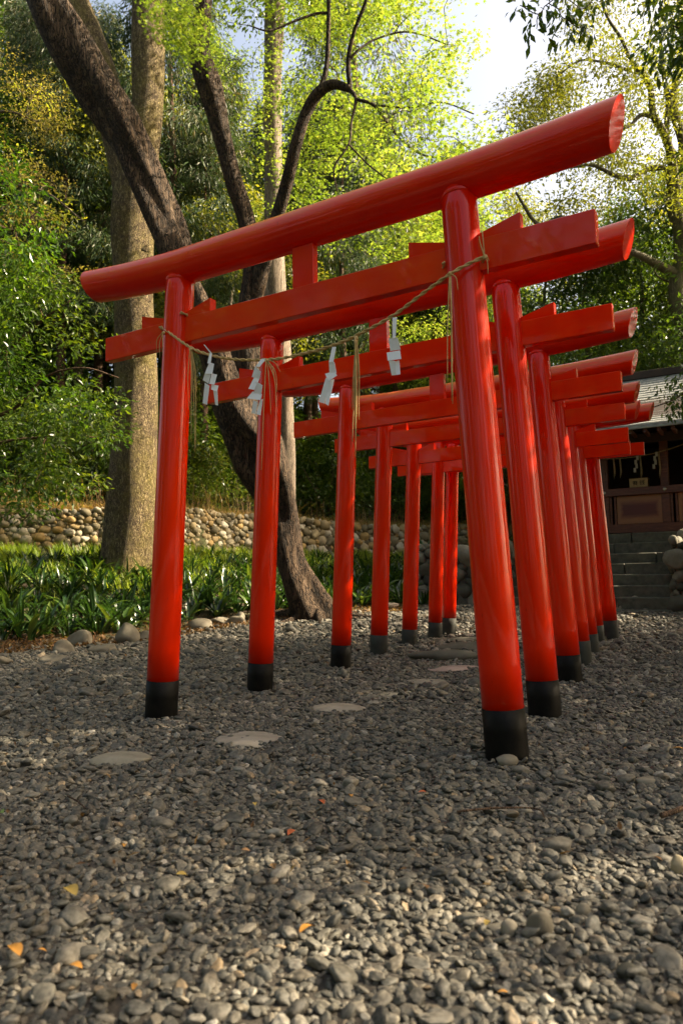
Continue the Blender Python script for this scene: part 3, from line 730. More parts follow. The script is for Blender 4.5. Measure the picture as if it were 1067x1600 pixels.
    for sx in (-2.9, 2.48):      # gable ends
        V = np.array([[sx, yE+.5, zE+.25], [sx, 2*yR-yE-.5, zE+.25], [sx, yR, zR-.1]]); V = np.concatenate([V, V+np.array([.03, 0, 0])]); mg = MB()
        mg.add(V-inv, [np.array([[0, 2, 1], [3, 4, 5]]), np.array([[0, 1, 4, 3], [1, 2, 5, 4], [2, 0, 3, 5]])]); mg.build('gable', M['wood'], root)
    tag(root, 'dark open-fronted wooden shrine hall with grey shingled roof behind the steps', 'shrine')
    # rope and streamers under the eave
    rr = empty('shrine_rope', (-.3, YF-.2, 3.2)); i2 = np.array(rr.location)
    pts = [np.array([x, YF-.16, 3.02+.32*((x+.4)/1.5)**2]) for x in np.linspace(-1.9, 1.3, 12)]
    rope('r', [p-i2 for p in pts], .010, 160, 18).build('twisted_cord', M['straw_shaded'], rr, smooth=True)
    def tas(x, ln, k):
        mb = MB(); z = 3.02+.32*((x+.4)/1.5)**2
        for j in range(4):
            V, F = tube(np.array([[x+.006*j, YF-.175, z], [x+.008*j+.01, YF-.18, z-ln*.6], [x+.012*j, YF-.175, z-ln*(1-.08*j)]])-i2, [.006, .005, .003], 5); mb.add(V, F)
        mb.build('straw_tassel', M['straw_shaded'], rr)
    for x, ln in ((-.62, .42), (-.50, .40), (-.12, .50), (.22, .52)): tas(x, ln, 0)
    tag(rr, 'thin straw rope strung under the shrine eave', 'rope')
    for n_, (x, lb) in enumerate(((-.16, 'pale zigzag paper streamer under the shrine eave, left one'), (.19, 'pale zigzag paper streamer under the shrine eave beside a straw tassel, right one'))):
        mb = MB(); z = 3.02+.32*((x+.4)/1.5)**2
        for j in range(4):
            s_ = -1 if j % 2 else 1
            mb.box(-.03+.012*s_-j*.012, .014+.012*s_-j*.012, -.001, .001, -.08*(j+1), -.08*j+.01)
        o = mb.build('paper_streamer', M['paper_shaded']); o.location = (x, YF-.2, z); tag(o, lb, 'paper streamer', 'paper streamers under the shrine eave')
    # offering box
    bx = empty('offering_box', (-.18, YF+.03, 2.42)); mb = MB(); mb.box(-.17, .17, -.09, .09, 0.002, .17, bev=.004); mb.build('box_body', M['boxwood'], bx)
    mb = MB(); mb.box(-.18, .18, -.10, .10, .171, .186, bev=.003); mb.build('lid', M['boxwood'], bx)
    f = bpy.data.curves.new('lettering', 'FONT'); f.body = '賽 銭'; f.size = .10; f.extrude = .0015; f.align_x = 'CENTER'; f.align_y = 'CENTER'; f.materials.append(M['black'])
    tmp = bpy.data.objects.new('tmp_text', f); COL.objects.link(tmp); bpy.context.view_layer.update()
    tm = bpy.data.meshes.new_from_object(tmp.evaluated_get(bpy.context.evaluated_depsgraph_get())); bpy.data.objects.remove(tmp); bpy.data.curves.remove(f)
    to = bpy.data.objects.new('lettering', tm); COL.objects.link(to); to.parent = bx; to.location = (0, -.0925, .085); to.rotation_euler = (math.pi/2, 0, 0)
    tag(bx, 'small pale wooden offering box with two black characters, on the shrine rail', 'box')
build_shrine()

# ---------------------------------------------------------------- trees and other plants
def leaf_arrays(C, Nn, rad, size, q, kind='diamond', flat=.55, up=.55, droop=.15, ctone=None, aspect=.42, shell=0.0):
    """C (k,3) cluster centres, Nn leaves per cluster. returns V,F,tone"""
    C = np.repeat(C, Nn, axis=0); n = len(C); r = np.repeat(rad, Nn) if np.ndim(rad) else rad
    dv = q.normal(size=(n, 3)); dv /= np.linalg.norm(dv, axis=1)[:, None]
    rr = q.random(n)**(1/2.2)*(1-shell)+shell
    off = dv*rr[:, None]*(r[:, None] if np.ndim(r) else r); off[:, 2] *= flat
    P = C+off
    D = dv*np.array([1, 1, .4])+q.normal(0, .6, (n, 3)); D[:, 2] -= droop*2; D /= np.linalg.norm(D, axis=1)[:, None]
    Nv = q.normal(0, .55, (n, 3))+np.array([0, 0, up*2.2]); S = np.cross(Nv, D); S /= np.linalg.norm(S, axis=1)[:, None]+1e-6
    Nv = np.cross(D, S)
    L = size*np.exp(q.normal(0, .22, n))[:, None]
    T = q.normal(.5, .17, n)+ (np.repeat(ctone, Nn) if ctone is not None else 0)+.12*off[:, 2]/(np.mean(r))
    T = np.clip(T, 0, 1)
    if kind == 'diamond':
        A = P; B_ = P+D*L*.48+S*L*aspect*.5+Nv*L*.06; Cc = P+D*L-Nv*L*.08; E = P+D*L*.48-S*L*aspect*.5+Nv*L*.06
        V = np.stack([A, B_, Cc, E], 1).reshape(-1, 3); i = np.arange(n)[:, None]*4
        F = np.concatenate([i+np.array([[0, 1, 2]]), i+np.array([[0, 2, 3]])]); return V, F, np.repeat(T, 4)
    # star leaf with five pointed lobes
    vs = [P]; 
    for a, k in ((-1.25, .62), (-.95, .30), (-.6, .9), (-.3, .38), (0, 1.0), (.3, .38), (.6, .9), (.95, .30), (1.25, .62)):
        vs.append(P+L*k*(D*math.cos(a)+S*math.sin(a))-Nv*L*.1*k)
    V = np.stack(vs, 1).reshape(-1, 3); i = np.arange(n)[:, None]*10
    F = np.concatenate([i+np.array([[0, j, j+1]]) for j in range(1, 9)]); return V, F, np.repeat(T, 10)
def branchify(paths, clusters, q, r_tip=.004, r_max=.05, sag=.12, seg=5):
    """join every cluster to the skeleton with a curved tapering branch"""
    P = np.concatenate([p for p, r in paths]); R = np.concatenate([r*np.ones(len(p)) for p, r in paths]); mb = MB()
    C = np.asarray(clusters, float); dmin = np.array([np.min(np.linalg.norm(P-c, axis=1)) for c in C]); order = np.argsort(dmin)
    for i in order:
        c = C[i]; dist = np.linalg.norm(P-c, axis=1)+.35*np.clip(P[:, 2]-c[2], 0, 9); j = int(np.argmin(dist)); p0 = P[j]; Lh = np.linalg.norm(c-p0)
        if Lh < .05: continue
        r0 = min(R[j]*.62, .006+.014*Lh, r_max); dirn = (c-p0)
        mid1 = p0+dirn*.33+q.normal(0, .07*Lh, 3)+np.array([0, 0, sag*Lh]); mid2 = p0+dirn*.70+q.normal(0, .06*Lh, 3)+np.array([0, 0, sag*.8*Lh])
        path = spline([p0, mid1, mid2, c], 7); rr = np.linspace(max(r0, r_tip*1.3), r_tip, 7)
        V, F = tube(path, rr, seg, cap=False); mb.add(V, F); P = np.concatenate([P, path[1:]]); R = np.concatenate([R, rr[1:]])
    return mb
def trunk_tube(path, rad, n=60, seg=20, rough=.08, flute=0.0, seed=0, flare=None):
    P = spline(path, n); t = np.linspace(0, len(rad)-1, n); R = np.interp(t, np.arange(len(rad)), rad)
    q = np.random.default_rng(seed); th = np.arange(seg)*2*math.pi/seg; prof = np.ones((n, seg))
    Ln = np.concatenate([[0], np.cumsum(np.linalg.norm(np.diff(P, axis=0), axis=1))])
    for k in range(7):
        m = q.integers(1, 6); prof += rough/(1+.3*m)*np.sin(m*th[None]+q.uniform(0, 6)+Ln[:, None]*q.uniform(-1.6, 1.6)*(1/max(R.mean()*6, .2)))*np.sin(Ln[:, None]*q.uniform(.4, 2.5)+q.uniform(0, 6))
    if flute:
        env = np.clip(1-Ln/ (flute[0]), 0, 1)**1.6
        prof += env[:, None]*(flute[1]+flute[2]*np.sin(flute[3]*th[None]+1.0+.4*Ln[:, None]))
    prof = R[:, None]*prof
    V, F = tube(P, R, seg, True, prof=prof); return V, F, (P, R)
def build_tree(name, trunks, mat_b, clusters, q, leaf, label, cat='tree', group=None, r_max=.05, origin=None, kind='diamond', size=.07, n=120, rad=.45, flat=.5, up=.55, sag=.12, tonev=.12, aspect=.42, droop=.15, bark_part='trunk', seg=5, extra=None, twigs=True):
    origin = np.array(trunks[0][0][0]) if origin is None else np.array(origin)
    root = empty(name, origin); mb = MB(); paths = []
    for (path, radii, kw) in trunks:
        V, F, pr = trunk_tube(path, radii, **kw); mb.add(V-origin, F); paths.append(pr)
    reg(mb.build(bark_part, mat_b, root, smooth=True))
    C = np.asarray(clusters, float)
    if twigs:
        bm_ = branchify([(p[len(p)//5:], r[len(p)//5:]) for p, r in paths], C, q, r_max=r_max, sag=sag, seg=seg); bm_.V = [v-origin for v in bm_.V]; reg(bm_.build('branches', mat_b, root, smooth=True))
    ct = q.normal(0, tonev, len(C)); m2 = MB()
    V, F, T = leaf_arrays(C-origin, n, rad, size, q, kind, flat, up, droop, ct, aspect); m2.add(V, F, T)
    reg(m2.build('crown', leaf, root, smooth=False)); tag(root, label, cat, group); return root
def atp(L): return [at(u, v, d) for u, v, d in L]
def wr(L): return [w_/2/FPX*d for w_, d in L]
q = np.random.default_rng(21)

# --- the leaning many-stemmed maple (dark trunk, yellow-green leaves)
main = [(497, 975, 11.7), (480, 935, 11.65), (458, 880, 11.6), (445, 820, 11.6), (428, 765, 11.5), (402, 712, 11.4), (374, 665, 11.3), (352, 615, 11.2), (338, 565, 11.1), (322, 515, 11.0), (300, 460, 11.0), (277, 400, 10.9), (260, 350, 10.9), (235, 295, 10.8), (207, 240, 10.7), (182, 190, 10.6), (152, 138, 10.5), (118, 80, 10.4), (84, 20, 10.3), (50, -50, 10.2), (10, -150, 10.0), (-40, -300, 10)]
mw = [72, 58, 48, 50, 62, 76, 72, 56, 50, 48, 50, 50, 50, 48, 52, 56, 58, 60, 58, 52, 42, 25]
f2 = [(404, 712, 11.4), (392, 640, 11.5), (384, 560, 11.6), (390, 480, 11.6), (396, 420, 11.6), (388, 350, 11.6), (364, 275, 11.5), (345, 205, 11.4), (326, 130, 11.3), (313, 75, 11.2), (318, 10, 11.1), (322, -60, 11), (310, -200, 11)]
w2 = [50, 46, 42, 36, 30, 27, 27, 29, 36, 30, 24, 20, 12]
f3 = [(392, 490, 11.6), (408, 425, 11.5), (430, 350, 11.3), (447, 290, 11.1), (460, 235, 10.9), (476, 182, 10.8), (495, 148, 10.7), (520, 132, 10.6), (547, 139, 10.5)]
w3 = [32, 26, 21, 20, 19, 18, 18, 15, 11]
thin = [([(497, 146, 10.7), (509, 110, 10.7), (513, 50, 10.7), (512, -30, 10.6), (500, -120, 10.5)], [9, 8, 7, 6, 4]),
        ([(547, 139, 10.5), (544, 95, 10.5), (553, 50, 10.4), (572, 0, 10.3), (585, -60, 10.2)], [8, 8, 6, 6, 4]),
        ([(547, 140, 10.5), (556, 155, 10.4), (549, 190, 10.3), (545, 225, 10.2), (522, 262, 10.1), (527, 300, 10.1)], [8, 6, 4, 3.5, 3, 2]),
        ([(556, 155, 10.4), (585, 165, 10.3), (612, 202, 10.2), (642, 232, 10.1), (672, 245, 10), (725, 250, 9.9)], [6, 5, 3.6, 3, 3, 2]),
        ([(583, 164, 10.3), (640, 168, 10.2), (690, 160, 10.1), (740, 178, 10)], [3.5, 3, 2.4, 2]),
        ([(544, 96, 10.5), (560, 78, 10.5), (590, 60, 10.6), (640, 50, 10.7), (700, 70, 10.8)], [5, 4, 3, 3, 2]),
        ([(545, 226, 10.2), (575, 257, 10.1), (605, 280, 10)], [3, 2.6, 2]),
        ([(512, 20, 10.7), (490, 22, 10.6), (455, 35, 10.5), (420, 48, 10.4), (390, 40, 10.3)], [5, 4, 3.5, 3, 2])]
def tk(P, W, **kw): return (atp(P), wr([(w_, p[2]) for w_, p in zip(W, P)]), kw)
ms = [tk(main, mw, n=170, seg=40, rough=.21, flute=(1.2, .10, .14, 5), seed=4), tk(f2, w2, n=80, seg=20, rough=.17, seed=5), tk(f3, w3, n=60, seg=14, rough=.05, seed=6)]
for P, W in thin: ms.append(tk(P, W, n=26, seg=7, rough=.03, seed=8))
# spreading surface roots
base = at(497, 975, 11.7); base[2] = G(base[0], base[1])
for k, (a, L_) in enumerate(((-.2, 1.1), (-.75, .8), (.35, .7), (-1.5, .9), (2.6, 1.2), (3.3, 1.0), (-2.3, .9))):
    pts = []
    for t in np.linspace(0, 1, 7):
        rr = .12+t*L_; an = a+.5*t*math.sin(k*2.1)+YAW; x, y = base[0]+rr*math.cos(an), base[1]+rr*math.sin(an); pts.append((x, y, G(x, y)+.20*(1-t)**3+.025*(1-t)+.004))
    ms.append((pts, [.12, .085, .06, .045, .035, .026, .012], dict(n=24, seg=9, rough=.1, seed=k)))
cl = []
def sample_px(n, fn, q):
    out = []
    while len(out) < n:
        r = fn(q)
        if r is not None: out.append(at(*r))
    return out
def maple_px(q):
    u, v, d = q.uniform(310, 800), q.uniform(-330, 380), q.uniform(8.6, 13.2)
    if u > 690+.18*(v) + 30*math.sin(v*.03) and v > 0: 
        if not (u < 780 and v > 190): return None
    if u > 770: return None
    if v < 40 and u < 330: return None
    if v > 150 and u < 395: return None
    if v > 330 and u < 480 : return None
    if u < 455: d = q.uniform(13.7, 15.6)
    elif u < 600 and v > 0: d = q.uniform(11.7, 13.0)
    elif v < 250: d = min(d, 12.3)
    return u, v, d
cl += sample_px(265, maple_px, q)
cl += sample_px(9, lambda q: (q.uniform(262, 335), q.uniform(10, 80), q.uniform(9.8, 10.6)), q)
cl += sample_px(26, lambda q: (q.uniform(-60, 230), q.uniform(-420, -60), q.uniform(9, 12)), q)
build_tree('maple_tree', ms, M['bark_dark'], cl, q, M['lf_maple'], 'dark-barked leaning tree with forked trunks and yellow-green leaves, rooted beside the gravel behind the gates', kind='star', size=.055, n=150, rad=.50, flat=.38, up=.9, sag=.06, r_max=.02)

# --- the big straight mossy trunk
T1 = [(205, 905, 12.9), (205, 870, 12.9), (206, 800, 12.9), (210, 700, 12.9), (213, 600, 12.9), (209, 450, 12.9), (208, 330, 12.9), (222, 235, 12.9), (231, 170, 12.9), (232, 80, 12.9), (232, 0, 12.9), (236, -150, 12.9), (242, -350, 12.9), (250, -560, 12.9)]
W1 = [96, 88, 79, 70, 65, 60, 64, 54, 47, 50, 48, 44, 34, 16]
T1b = [(209, 400, 12.9), (203, 300, 12.9), (184, 210, 13), (165, 130, 13), (138, 50, 13.1), (112, -20, 13.2), (80, -140, 13.3), (40, -320, 13.4)]
cl = sample_px(60, lambda q: (q.uniform(-300, 380), q.uniform(-640, -170), q.uniform(11, 15.5)), q)
build_tree('broadleaf_tree', [tk(T1, W1, n=120, seg=40, rough=.035, flute=(1.0, .06, .05, 6), seed=2), tk(T1b, [58, 52, 48, 44, 42, 40, 32, 16], n=60, seg=24, rough=.04, seed=3)], M['bark_moss'], cl, q, M['lf_mid'],
           'huge straight mossy tree trunk standing in front of the cobble wall', size=.10, n=200, rad=.85, flat=.5)
# --- pale trunk
T3 = [(449, 880, 14.6), (448, 700, 14.6), (440, 560, 14.6), (430, 450, 14.6), (427, 300, 14.6), (426, 150, 14.6), (430, 0, 14.6), (434, -200, 14.6), (440, -420, 14.6)]
cl = sample_px(60, lambda q: (q.uniform(300, 620), q.uniform(-420, 60), q.uniform(13, 17)), q)
build_tree('broadleaf_tree', [tk(T3, [26, 26, 32, 36, 27, 29, 28, 22, 10], n=80, seg=20, rough=.07, seed=12)], M['bark_pale'], cl, q, M['lf_mid'], 'straight pale-barked tree behind the maple, its trunk rising over the top beam', size=.10, n=200, rad=.7)
# --- right: sinuous tree with airy olive crown
R1 = [(1110, 700, 19), (1090, 560, 19), (1058, 470, 19), (1066, 380, 19), (1052, 320, 19), (1054, 285, 19), (1068, 230, 19), (1050, 160, 19), (1066, 80, 19), (1060, 0, 19)]
RB = [([(1054, 320, 19), (1042, 268, 18.8), (1022, 262, 18.6), (1000, 270, 18.4), (985, 279, 18.2), (960, 274, 18), (925, 258, 17.8), (890, 262, 17.6)], [16, 10, 8, 8, 8, 7, 5, 3]),
      ([(1053, 300, 19), (1048, 245, 18.7), (1035, 205, 18.5), (1020, 180, 18.3), (1016, 140, 18.2), (1003, 115, 18), (985, 95, 18), (970, 60, 18), (945, 20, 18), (930, -40, 18)], [18, 13, 12, 10, 9, 8, 6, 5, 4, 3]),
      ([(1018, 182, 18.3), (1000, 180, 18.2), (985, 195, 18.1), (970, 200, 18), (955, 185, 18)], [7, 6, 5, 4, 3]),
      ([(1003, 115, 18), (975, 108, 18), (945, 98, 17.9), (905, 95, 17.8), (870, 120, 17.8)], [6, 5, 4, 3, 2.5]),
      ([(1056, 250, 19), (1040, 215, 19), (1043, 160, 19), (1035, 110, 19), (1030, 40, 19)], [12, 9, 8, 6, 4]),
      ([(1060, 430, 19), (1000, 400, 18.5), (930, 370, 18), (880, 340, 17.6), (840, 350, 17.4), (805, 300, 17.2)], [16, 11, 9, 7, 6, 4])]
def right_px(q):
    u, v = q.uniform(790, 1130), q.uniform(-120, 345)
    if ((u-820)/75)**2+((v-55)/105)**2 < 1: return None
    if u < 900 and v < 120 and u+v*.5 < 930: return None
    if 885 < u < 930 and 120 < v < 210 and q.random() < .6: return None
    if q.random() < .12*(v < 250): return None
    return u, v, q.uniform(16.5, 21)
cl = sample_px(175, right_px, q)+[at(u+q.normal(0, 12), v+q.normal(0, 12), 18+q.normal(0, .5)) for u, v in ((870, 130), (850, 120), (885, 150), (860, 160), (835, 180), (845, 195), (820, 200), (868, 112)) for k in range(2)]
build_tree('camphor_tree', [tk(R1, [36, 32, 26, 24, 22, 20, 15, 12, 9, 6], n=60, seg=14, rough=.06, seed=31)]+[tk(P, W, n=40, seg=8, rough=.05, seed=32+i) for i, (P, W) in enumerate(RB)], M['bark_olive'], cl, q, M['lf_olive'],
           'tall tree at the upper right with winding branches and airy olive leaves against the sky', size=.10, n=170, rad=.62, flat=.6, sag=.05, r_max=.03)

# --- left: bright glossy branches reaching in at the left edge
Lt = [(-190, 960, 9.4), (-175, 800, 9.3), (-150, 640, 9.3), (-140, 480, 9.2), (-120, 340, 9.2), (-90, 220, 9.2)]
Lb = [([(-160, 700, 9.3), (-90, 640, 9.2), (0, 560, 9.1), (60, 505, 9.0), (110, 470, 8.9)], [9, 7, 5, 4, 2]), ([(-150, 640, 9.3), (-60, 660, 9.3), (20, 640, 9.3), (70, 590, 9.2), (130, 575, 9.1), (185, 590, 9)], [9, 7, 6, 4, 3, 2]),
      ([(-165, 760, 9.3), (-70, 720, 9.4), (10, 690, 9.5), (80, 680, 9.5), (150, 645, 9.5)], [9, 7, 5, 4, 2]), ([(-120, 340, 9.2), (-50, 330, 9.1), (20, 360, 9), (60, 330, 9)], [7, 6, 4, 2])]
def left_px(q):
    v = q.uniform(250, 800); lim = np.interp(v, [250, 330, 420, 520, 600, 700, 760, 800], [35, 60, 90, 130, 175, 165, 135, 105])
    return q.uniform(-190, lim), v, q.uniform(8.3, 10.6)
def left_px2(q):
    while True:
        r = left_px(q)
        if r[1] > 400: return r
cl = sample_px(48, lambda q: (q.uniform(-190, np.interp((v_ := q.uniform(240, 520)), [240, 330, 420, 520], [35, 60, 90, 80])), v_, q.uniform(8.3, 10)), q)+sample_px(26, left_px2, q)
LT = build_tree('evergreen_tree', [tk(Lt, [26, 22, 20, 16, 12, 8], n=50, seg=12, rough=.05, seed=41)]+[tk(P, W, n=30, seg=7, rough=.04, seed=42+i) for i, (P, W) in enumerate(Lb)], M['bark_brown'], cl, q, M['lf_bright'],
           'leafy evergreen with glossy bright green leaves filling the left edge of the picture', size=.085, n=110, rad=.42, flat=.6, sag=.03, r_max=.015, tonev=.2)
_o = np.array(LT.location); _c = np.array(sample_px(120, lambda q: left_px2(q), q)); V, F, T = leaf_arrays(_c-_o, 120, .42, .08, q, 'diamond', .6, .55, .15, q.normal(-.05, .15, len(_c))); m = MB(); m.add(V, F, T); reg(m.build('crown', M['lf_dark'], LT, smooth=False))
# --- tan budding tree, upper left
Tt = [(-260, 900, 12.6), (-250, 650, 12.6), (-220, 420, 12.5), (-180, 280, 12.4), (-120, 180, 12.3)]
Tb = [([(-200, 330, 12.4), (-100, 310, 12.2), (0, 290, 12), (70, 300, 11.9), (130, 345, 11.8)], [9, 7, 5, 3, 2]), ([(-180, 280, 12.4), (-80, 220, 12.2), (0, 175, 12), (60, 190, 12)], [8, 6, 4, 2]), ([(-225, 440, 12.5), (-110, 410, 12.3), (0, 395, 12.1), (80, 410, 12)], [9, 6, 4, 2])]
cl = sample_px(95, lambda q: (q.uniform(-240, np.interp(q.random(), [0, 1], [40, 150])), q.uniform(90, 450), q.uniform(11.6, 13.4)), q)
build_tree('budding_tree', [tk(Tt, [24, 20, 16, 12, 7], n=40, seg=10, rough=.05, seed=51)]+[tk(P, W, n=30, seg=7, rough=.04, seed=52+i) for i, (P, W) in enumerate(Tb)], M['twig'], cl, q, M['lf_tan'],
           'thin-twigged tree with tan and yellow young leaves at the upper left', size=.05, n=150, rad=.42, flat=.35, sag=.02, r_max=.012, tonev=.25)
# --- near dark branches hanging in at the top right
Nt = [(1500, 1000, 8.2), (1490, 700, 8.2), (1450, 400, 8.1), (1400, 100, 8), (1330, -150, 7.8), (1240, -320, 7.6), (1120, -420, 7.3)]
Nb = [([(1330, -150, 7.8), (1200, -140, 7.4), (1060, -110, 7), (960, -70, 6.7), (890, -20, 6.5), (850, 10, 6.4)], [10, 8, 6, 4, 3, 1.5]), ([(1400, 100, 8), (1280, 120, 7.7), (1180, 80, 7.4), (1100, 60, 7.2), (1050, 40, 7.1)], [9, 7, 5, 3, 2]),
      ([(1480, 640, 8.2), (1330, 600, 8.3), (1200, 590, 8.5), (1100, 600, 8.6), (1050, 625, 8.6), (1010, 640, 8.6)], [9, 7, 5, 4, 2.5, 1.5])]
cl = [at(u, v, d) for u, v, d in ((812, 8, 6.3), (840, 25, 6.3), (852, 5, 6.4), (868, 12, 6.4), (885, 30, 6.4), (905, 14, 6.5), (925, 5, 6.6), (880, -20, 6.5), (940, -20, 6.6), (838, 45, 6.3), (880, 55, 6.4), (898, 40, 6.5), (918, 45, 6.5))]
nN = len(cl); near_small = cl
cl2 = sample_px(34, lambda q: (q.uniform(1000, 1250), q.uniform(-160, 105), q.uniform(6.8, 7.8)), q)+sample_px(22, lambda q: (q.uniform(1060, 1300), q.uniform(560, 690), q.uniform(8.2, 9)), q)+sample_px(8, lambda q: (q.uniform(1010, 1067), q.uniform(592, 650), q.uniform(8.5, 8.8)), q)+sample_px(60, lambda q: (q.uniform(1090, 1700), q.uniform(-500, 500), q.uniform(6.5, 10)), q)
rt = build_tree('evergreen_tree', [tk(Nt, [60, 52, 46, 40, 32, 24, 12], n=60, seg=16, rough=.05, seed=61)]+[tk(P, W, n=30, seg=7, rough=.03, seed=62+i) for i, (P, W) in enumerate(Nb)], M['bark_brown'], near_small, q, M['lf_dark'],
           'evergreen whose dark leafy branches hang into the top right corner and over the shrine roof', size=.085, n=16, rad=.14, flat=.8, sag=.02, r_max=.008, droop=.6)
o0 = np.array(rt.location); V, F, T = leaf_arrays(np.array(cl2[:56])-o0, 90, .32, .085, q, 'diamond', .6, .55, .5, q.normal(0, .1, 56)); m = MB(); m.add(V, F, T)
V, F, T = leaf_arrays(np.array(cl2[56:64])-o0, 14, .13, .07, q, 'diamond', .7, .5, .5, q.normal(0, .1, 8)); m.add(V, F, T)
V, F, T = leaf_arrays(np.array(cl2[64:])-o0, 110, .5, .10, q, 'diamond', .6, .5, .3, q.normal(0, .1, len(cl2)-64)); m.add(V, F, T); reg(m.build('crown', M['lf_dark'], rt, smooth=False))

# --- prototypes for the wood
def proto_tree(name, H, crown0, R, mat_b, leaf, n_cl, nl, size, seed, r0=.22, shape='round', crad=.9, flat=.6, droop=.15, lean=.04, aspect=.42, up=.5, tonev=.14, kind='diamond'):
    q = np.random.default_rng(seed); k = 7
    pts = [(lean*H*math.sin(i*1.3+seed)*i/k*.5, lean*H*math.cos(i*1.1+seed)*i/k*.5, H*.93*i/k-.3*(i == 0)) for i in range(k+1)]; radii = [r0*(1-.85*(i/k))*(1.25 if i == 0 else 1) for i in range(k+1)]
    trunks = [(pts, radii, dict(n=40, seg=12, rough=.06, seed=seed, flute=(1.0, .1, .08, 5)))]; P = np.array(pts); C = []
    if shape == 'round':
        nb = 6
        for b in range(nb):
            a = b*2.4+seed; h0 = crown0*.75+(H*.75-crown0*.75)*b/nb; st = np.array([np.interp(h0, P[:, 2], P[:, 0]), np.interp(h0, P[:, 2], P[:, 1]), h0]); L_ = R*q.uniform(.6, .9); e = st+np.array([math.cos(a)*L_, math.sin(a)*L_, L_*q.uniform(.35, .8)])
            m1 = st+(e-st)*.4+np.array([0, 0, -.05*L_])+q.normal(0, .12, 3); m2 = st+(e-st)*.75+q.normal(0, .15, 3); rb = np.interp(h0, P[:, 2], radii)*.5
            trunks.append(([st, m1, m2, e], [rb, rb*.7, rb*.45, rb*.15], dict(n=18, seg=7, rough=.05, seed=b)))
    while len(C) < n_cl:
        t = q.random(); z = crown0+(H-crown0)*t
        prof = (math.sin(math.pi*min(1, t*.80+.18)))**.7 if shape == 'round' else (1-t)**.75*.9+.08
        a = q.uniform(0, 6.283); r = R*prof*math.sqrt(q.uniform(.08, 1)); C.append((np.interp(z, P[:, 2], P[:, 0])+r*math.cos(a), np.interp(z, P[:, 2], P[:, 1])+r*math.sin(a), z-(.25*r if shape != 'round' else 0)))
    return build_tree(name, trunks, mat_b, C, q, leaf, None, None, size=size, n=nl, rad=crad, flat=flat, droop=droop, origin=(0, 0, 0), r_max=.04, sag=.05 if shape == 'round' else -.05, aspect=aspect, up=up, tonev=tonev, kind=kind)
PA = proto_tree('evergreen_tree', 11.5, 1.6, 3.3, M['bark_olive'], M['lf_dark'], 110, 210, .15, 101)
PA2 = proto_tree('evergreen_tree', 9.5, 1.0, 3.0, M['bark_brown'], M['lf_mid'], 95, 200, .14, 102)
PC = proto_tree('broadleaf_tree', 12.5, 4.0, 3.4, M['bark_pale'], M['lf_olive'], 80, 190, .14, 103, r0=.18)
PD = proto_tree('cedar_tree', 17, 5.5, 2.5, M['bark_brown'], M['lf_cedar'], 110, 200, .20, 104, r0=.20, shape='cone', crad=.75, flat=.45, droop=.8, lean=.01, aspect=.16, up=.2)
PE = proto_tree('broadleaf_tree', 11.5, 2.5, 3.3, M['bark_olive'], M['lf_mid'], 30, 600, .15, 106, r0=.17, crad=.95)
PM = proto_tree('broadleaf_tree', 10.5, 3.0, 3.0, M['bark_brown'], M['lf_maple'], 80, 190, .12, 105, r0=.15, flat=.4, up=.8)
WOOD = {'A': (PA, 'evergreen tree', 'dark evergreen tree with dense small leaves in the wood behind the walls', 'dark evergreens of the background wood'),
        'B': (PA2, 'evergreen tree', 'mid green bushy-crowned tree in the wood behind the walls', 'mid green trees of the background wood'),
        'C': (PC, 'broadleaf tree', 'pale-trunked tree with loose olive crown in the wood behind the walls', 'olive trees of the background wood'),
        'D': (PD, 'cedar tree', 'straight brown-trunked conifer with drooping needles in the wood behind the walls', 'conifers of the background wood'),
        'E': (PE, 'broadleaf tree', '', ''),
        'M': (PM, 'broadleaf tree', 'slender tree with bright yellow-green leaves in the wood behind the walls', 'yellow-green trees of the background wood')}
usedw = set()
_seenlab = {}
def place_words(u, d):
    lm = [(-120, 'far out beyond the left edge'), (0, 'just beyond the left edge'), (60, 'at the far left above the cobble wall'), (140, 'between the left edge and the huge mossy trunk'), (205, 'beside the huge mossy trunk'), (262, 'just right of the huge mossy trunk'), (310, 'behind the nearest gate left pillar'), (385, 'left of the maple fork'), (450, 'behind the pale straight trunk'),
          (515, 'between second and third left pillars'), (560, 'behind the third left pillar'), (600, 'behind the fourth left pillar'), (665, 'behind the fifth left pillar'), (715, 'behind the last left pillars'), (810, 'behind the nearest gate right pillar'), (900, 'above the right ends of the gates'), (975, 'left of the shrine roof'), (1040, 'behind the shrine roof'), (1070, 'at the right edge behind the shrine'), (1e9, 'past the right edge')]
    w1 = next(t for b, t in lm if u < b); w2 = 'in front' if d < 22 else ('midway back' if d < 27 else ('far back' if d < 34 else 'farthest back'))
    return w1, w2
def plant(kind, u, d, sc, rz=None, label=None, group=True, sz=None):
    s_ = (u-533.5)/FPX*d; x, y = sd_xy(s_, d); pr = WOOD[kind]
    r = pr[0] if kind not in usedw else copy_tree(pr[0]); usedw.add(kind)
    r.location = (x, y, G(x, y)); r.rotation_euler = (0, 0, random.uniform(0, 6.28) if rz is None else rz); r.scale = (sc, sc, sz or sc)
    if label: tag(r, label, pr[1]); 
    else:
        short = {'A': 'dark dense evergreen', 'B': 'mid green bushy tree', 'C': 'loose olive pale-trunked tree', 'D': 'brown-trunked drooping conifer', 'M': 'bright yellow-green tree'}[kind]
        w1, w2 = place_words(u, d); lb = '%s %s, %s' % (short, w1, w2); n_ = _seenlab.get(lb, 0); _seenlab[lb] = n_+1
        if n_: lb += ', the %s one' % ['thicker', 'thickest', 'farther'][n_-1]
        tag(r, lb, pr[1], pr[3])
    if label and 'group' in r: del r['group']
    return r
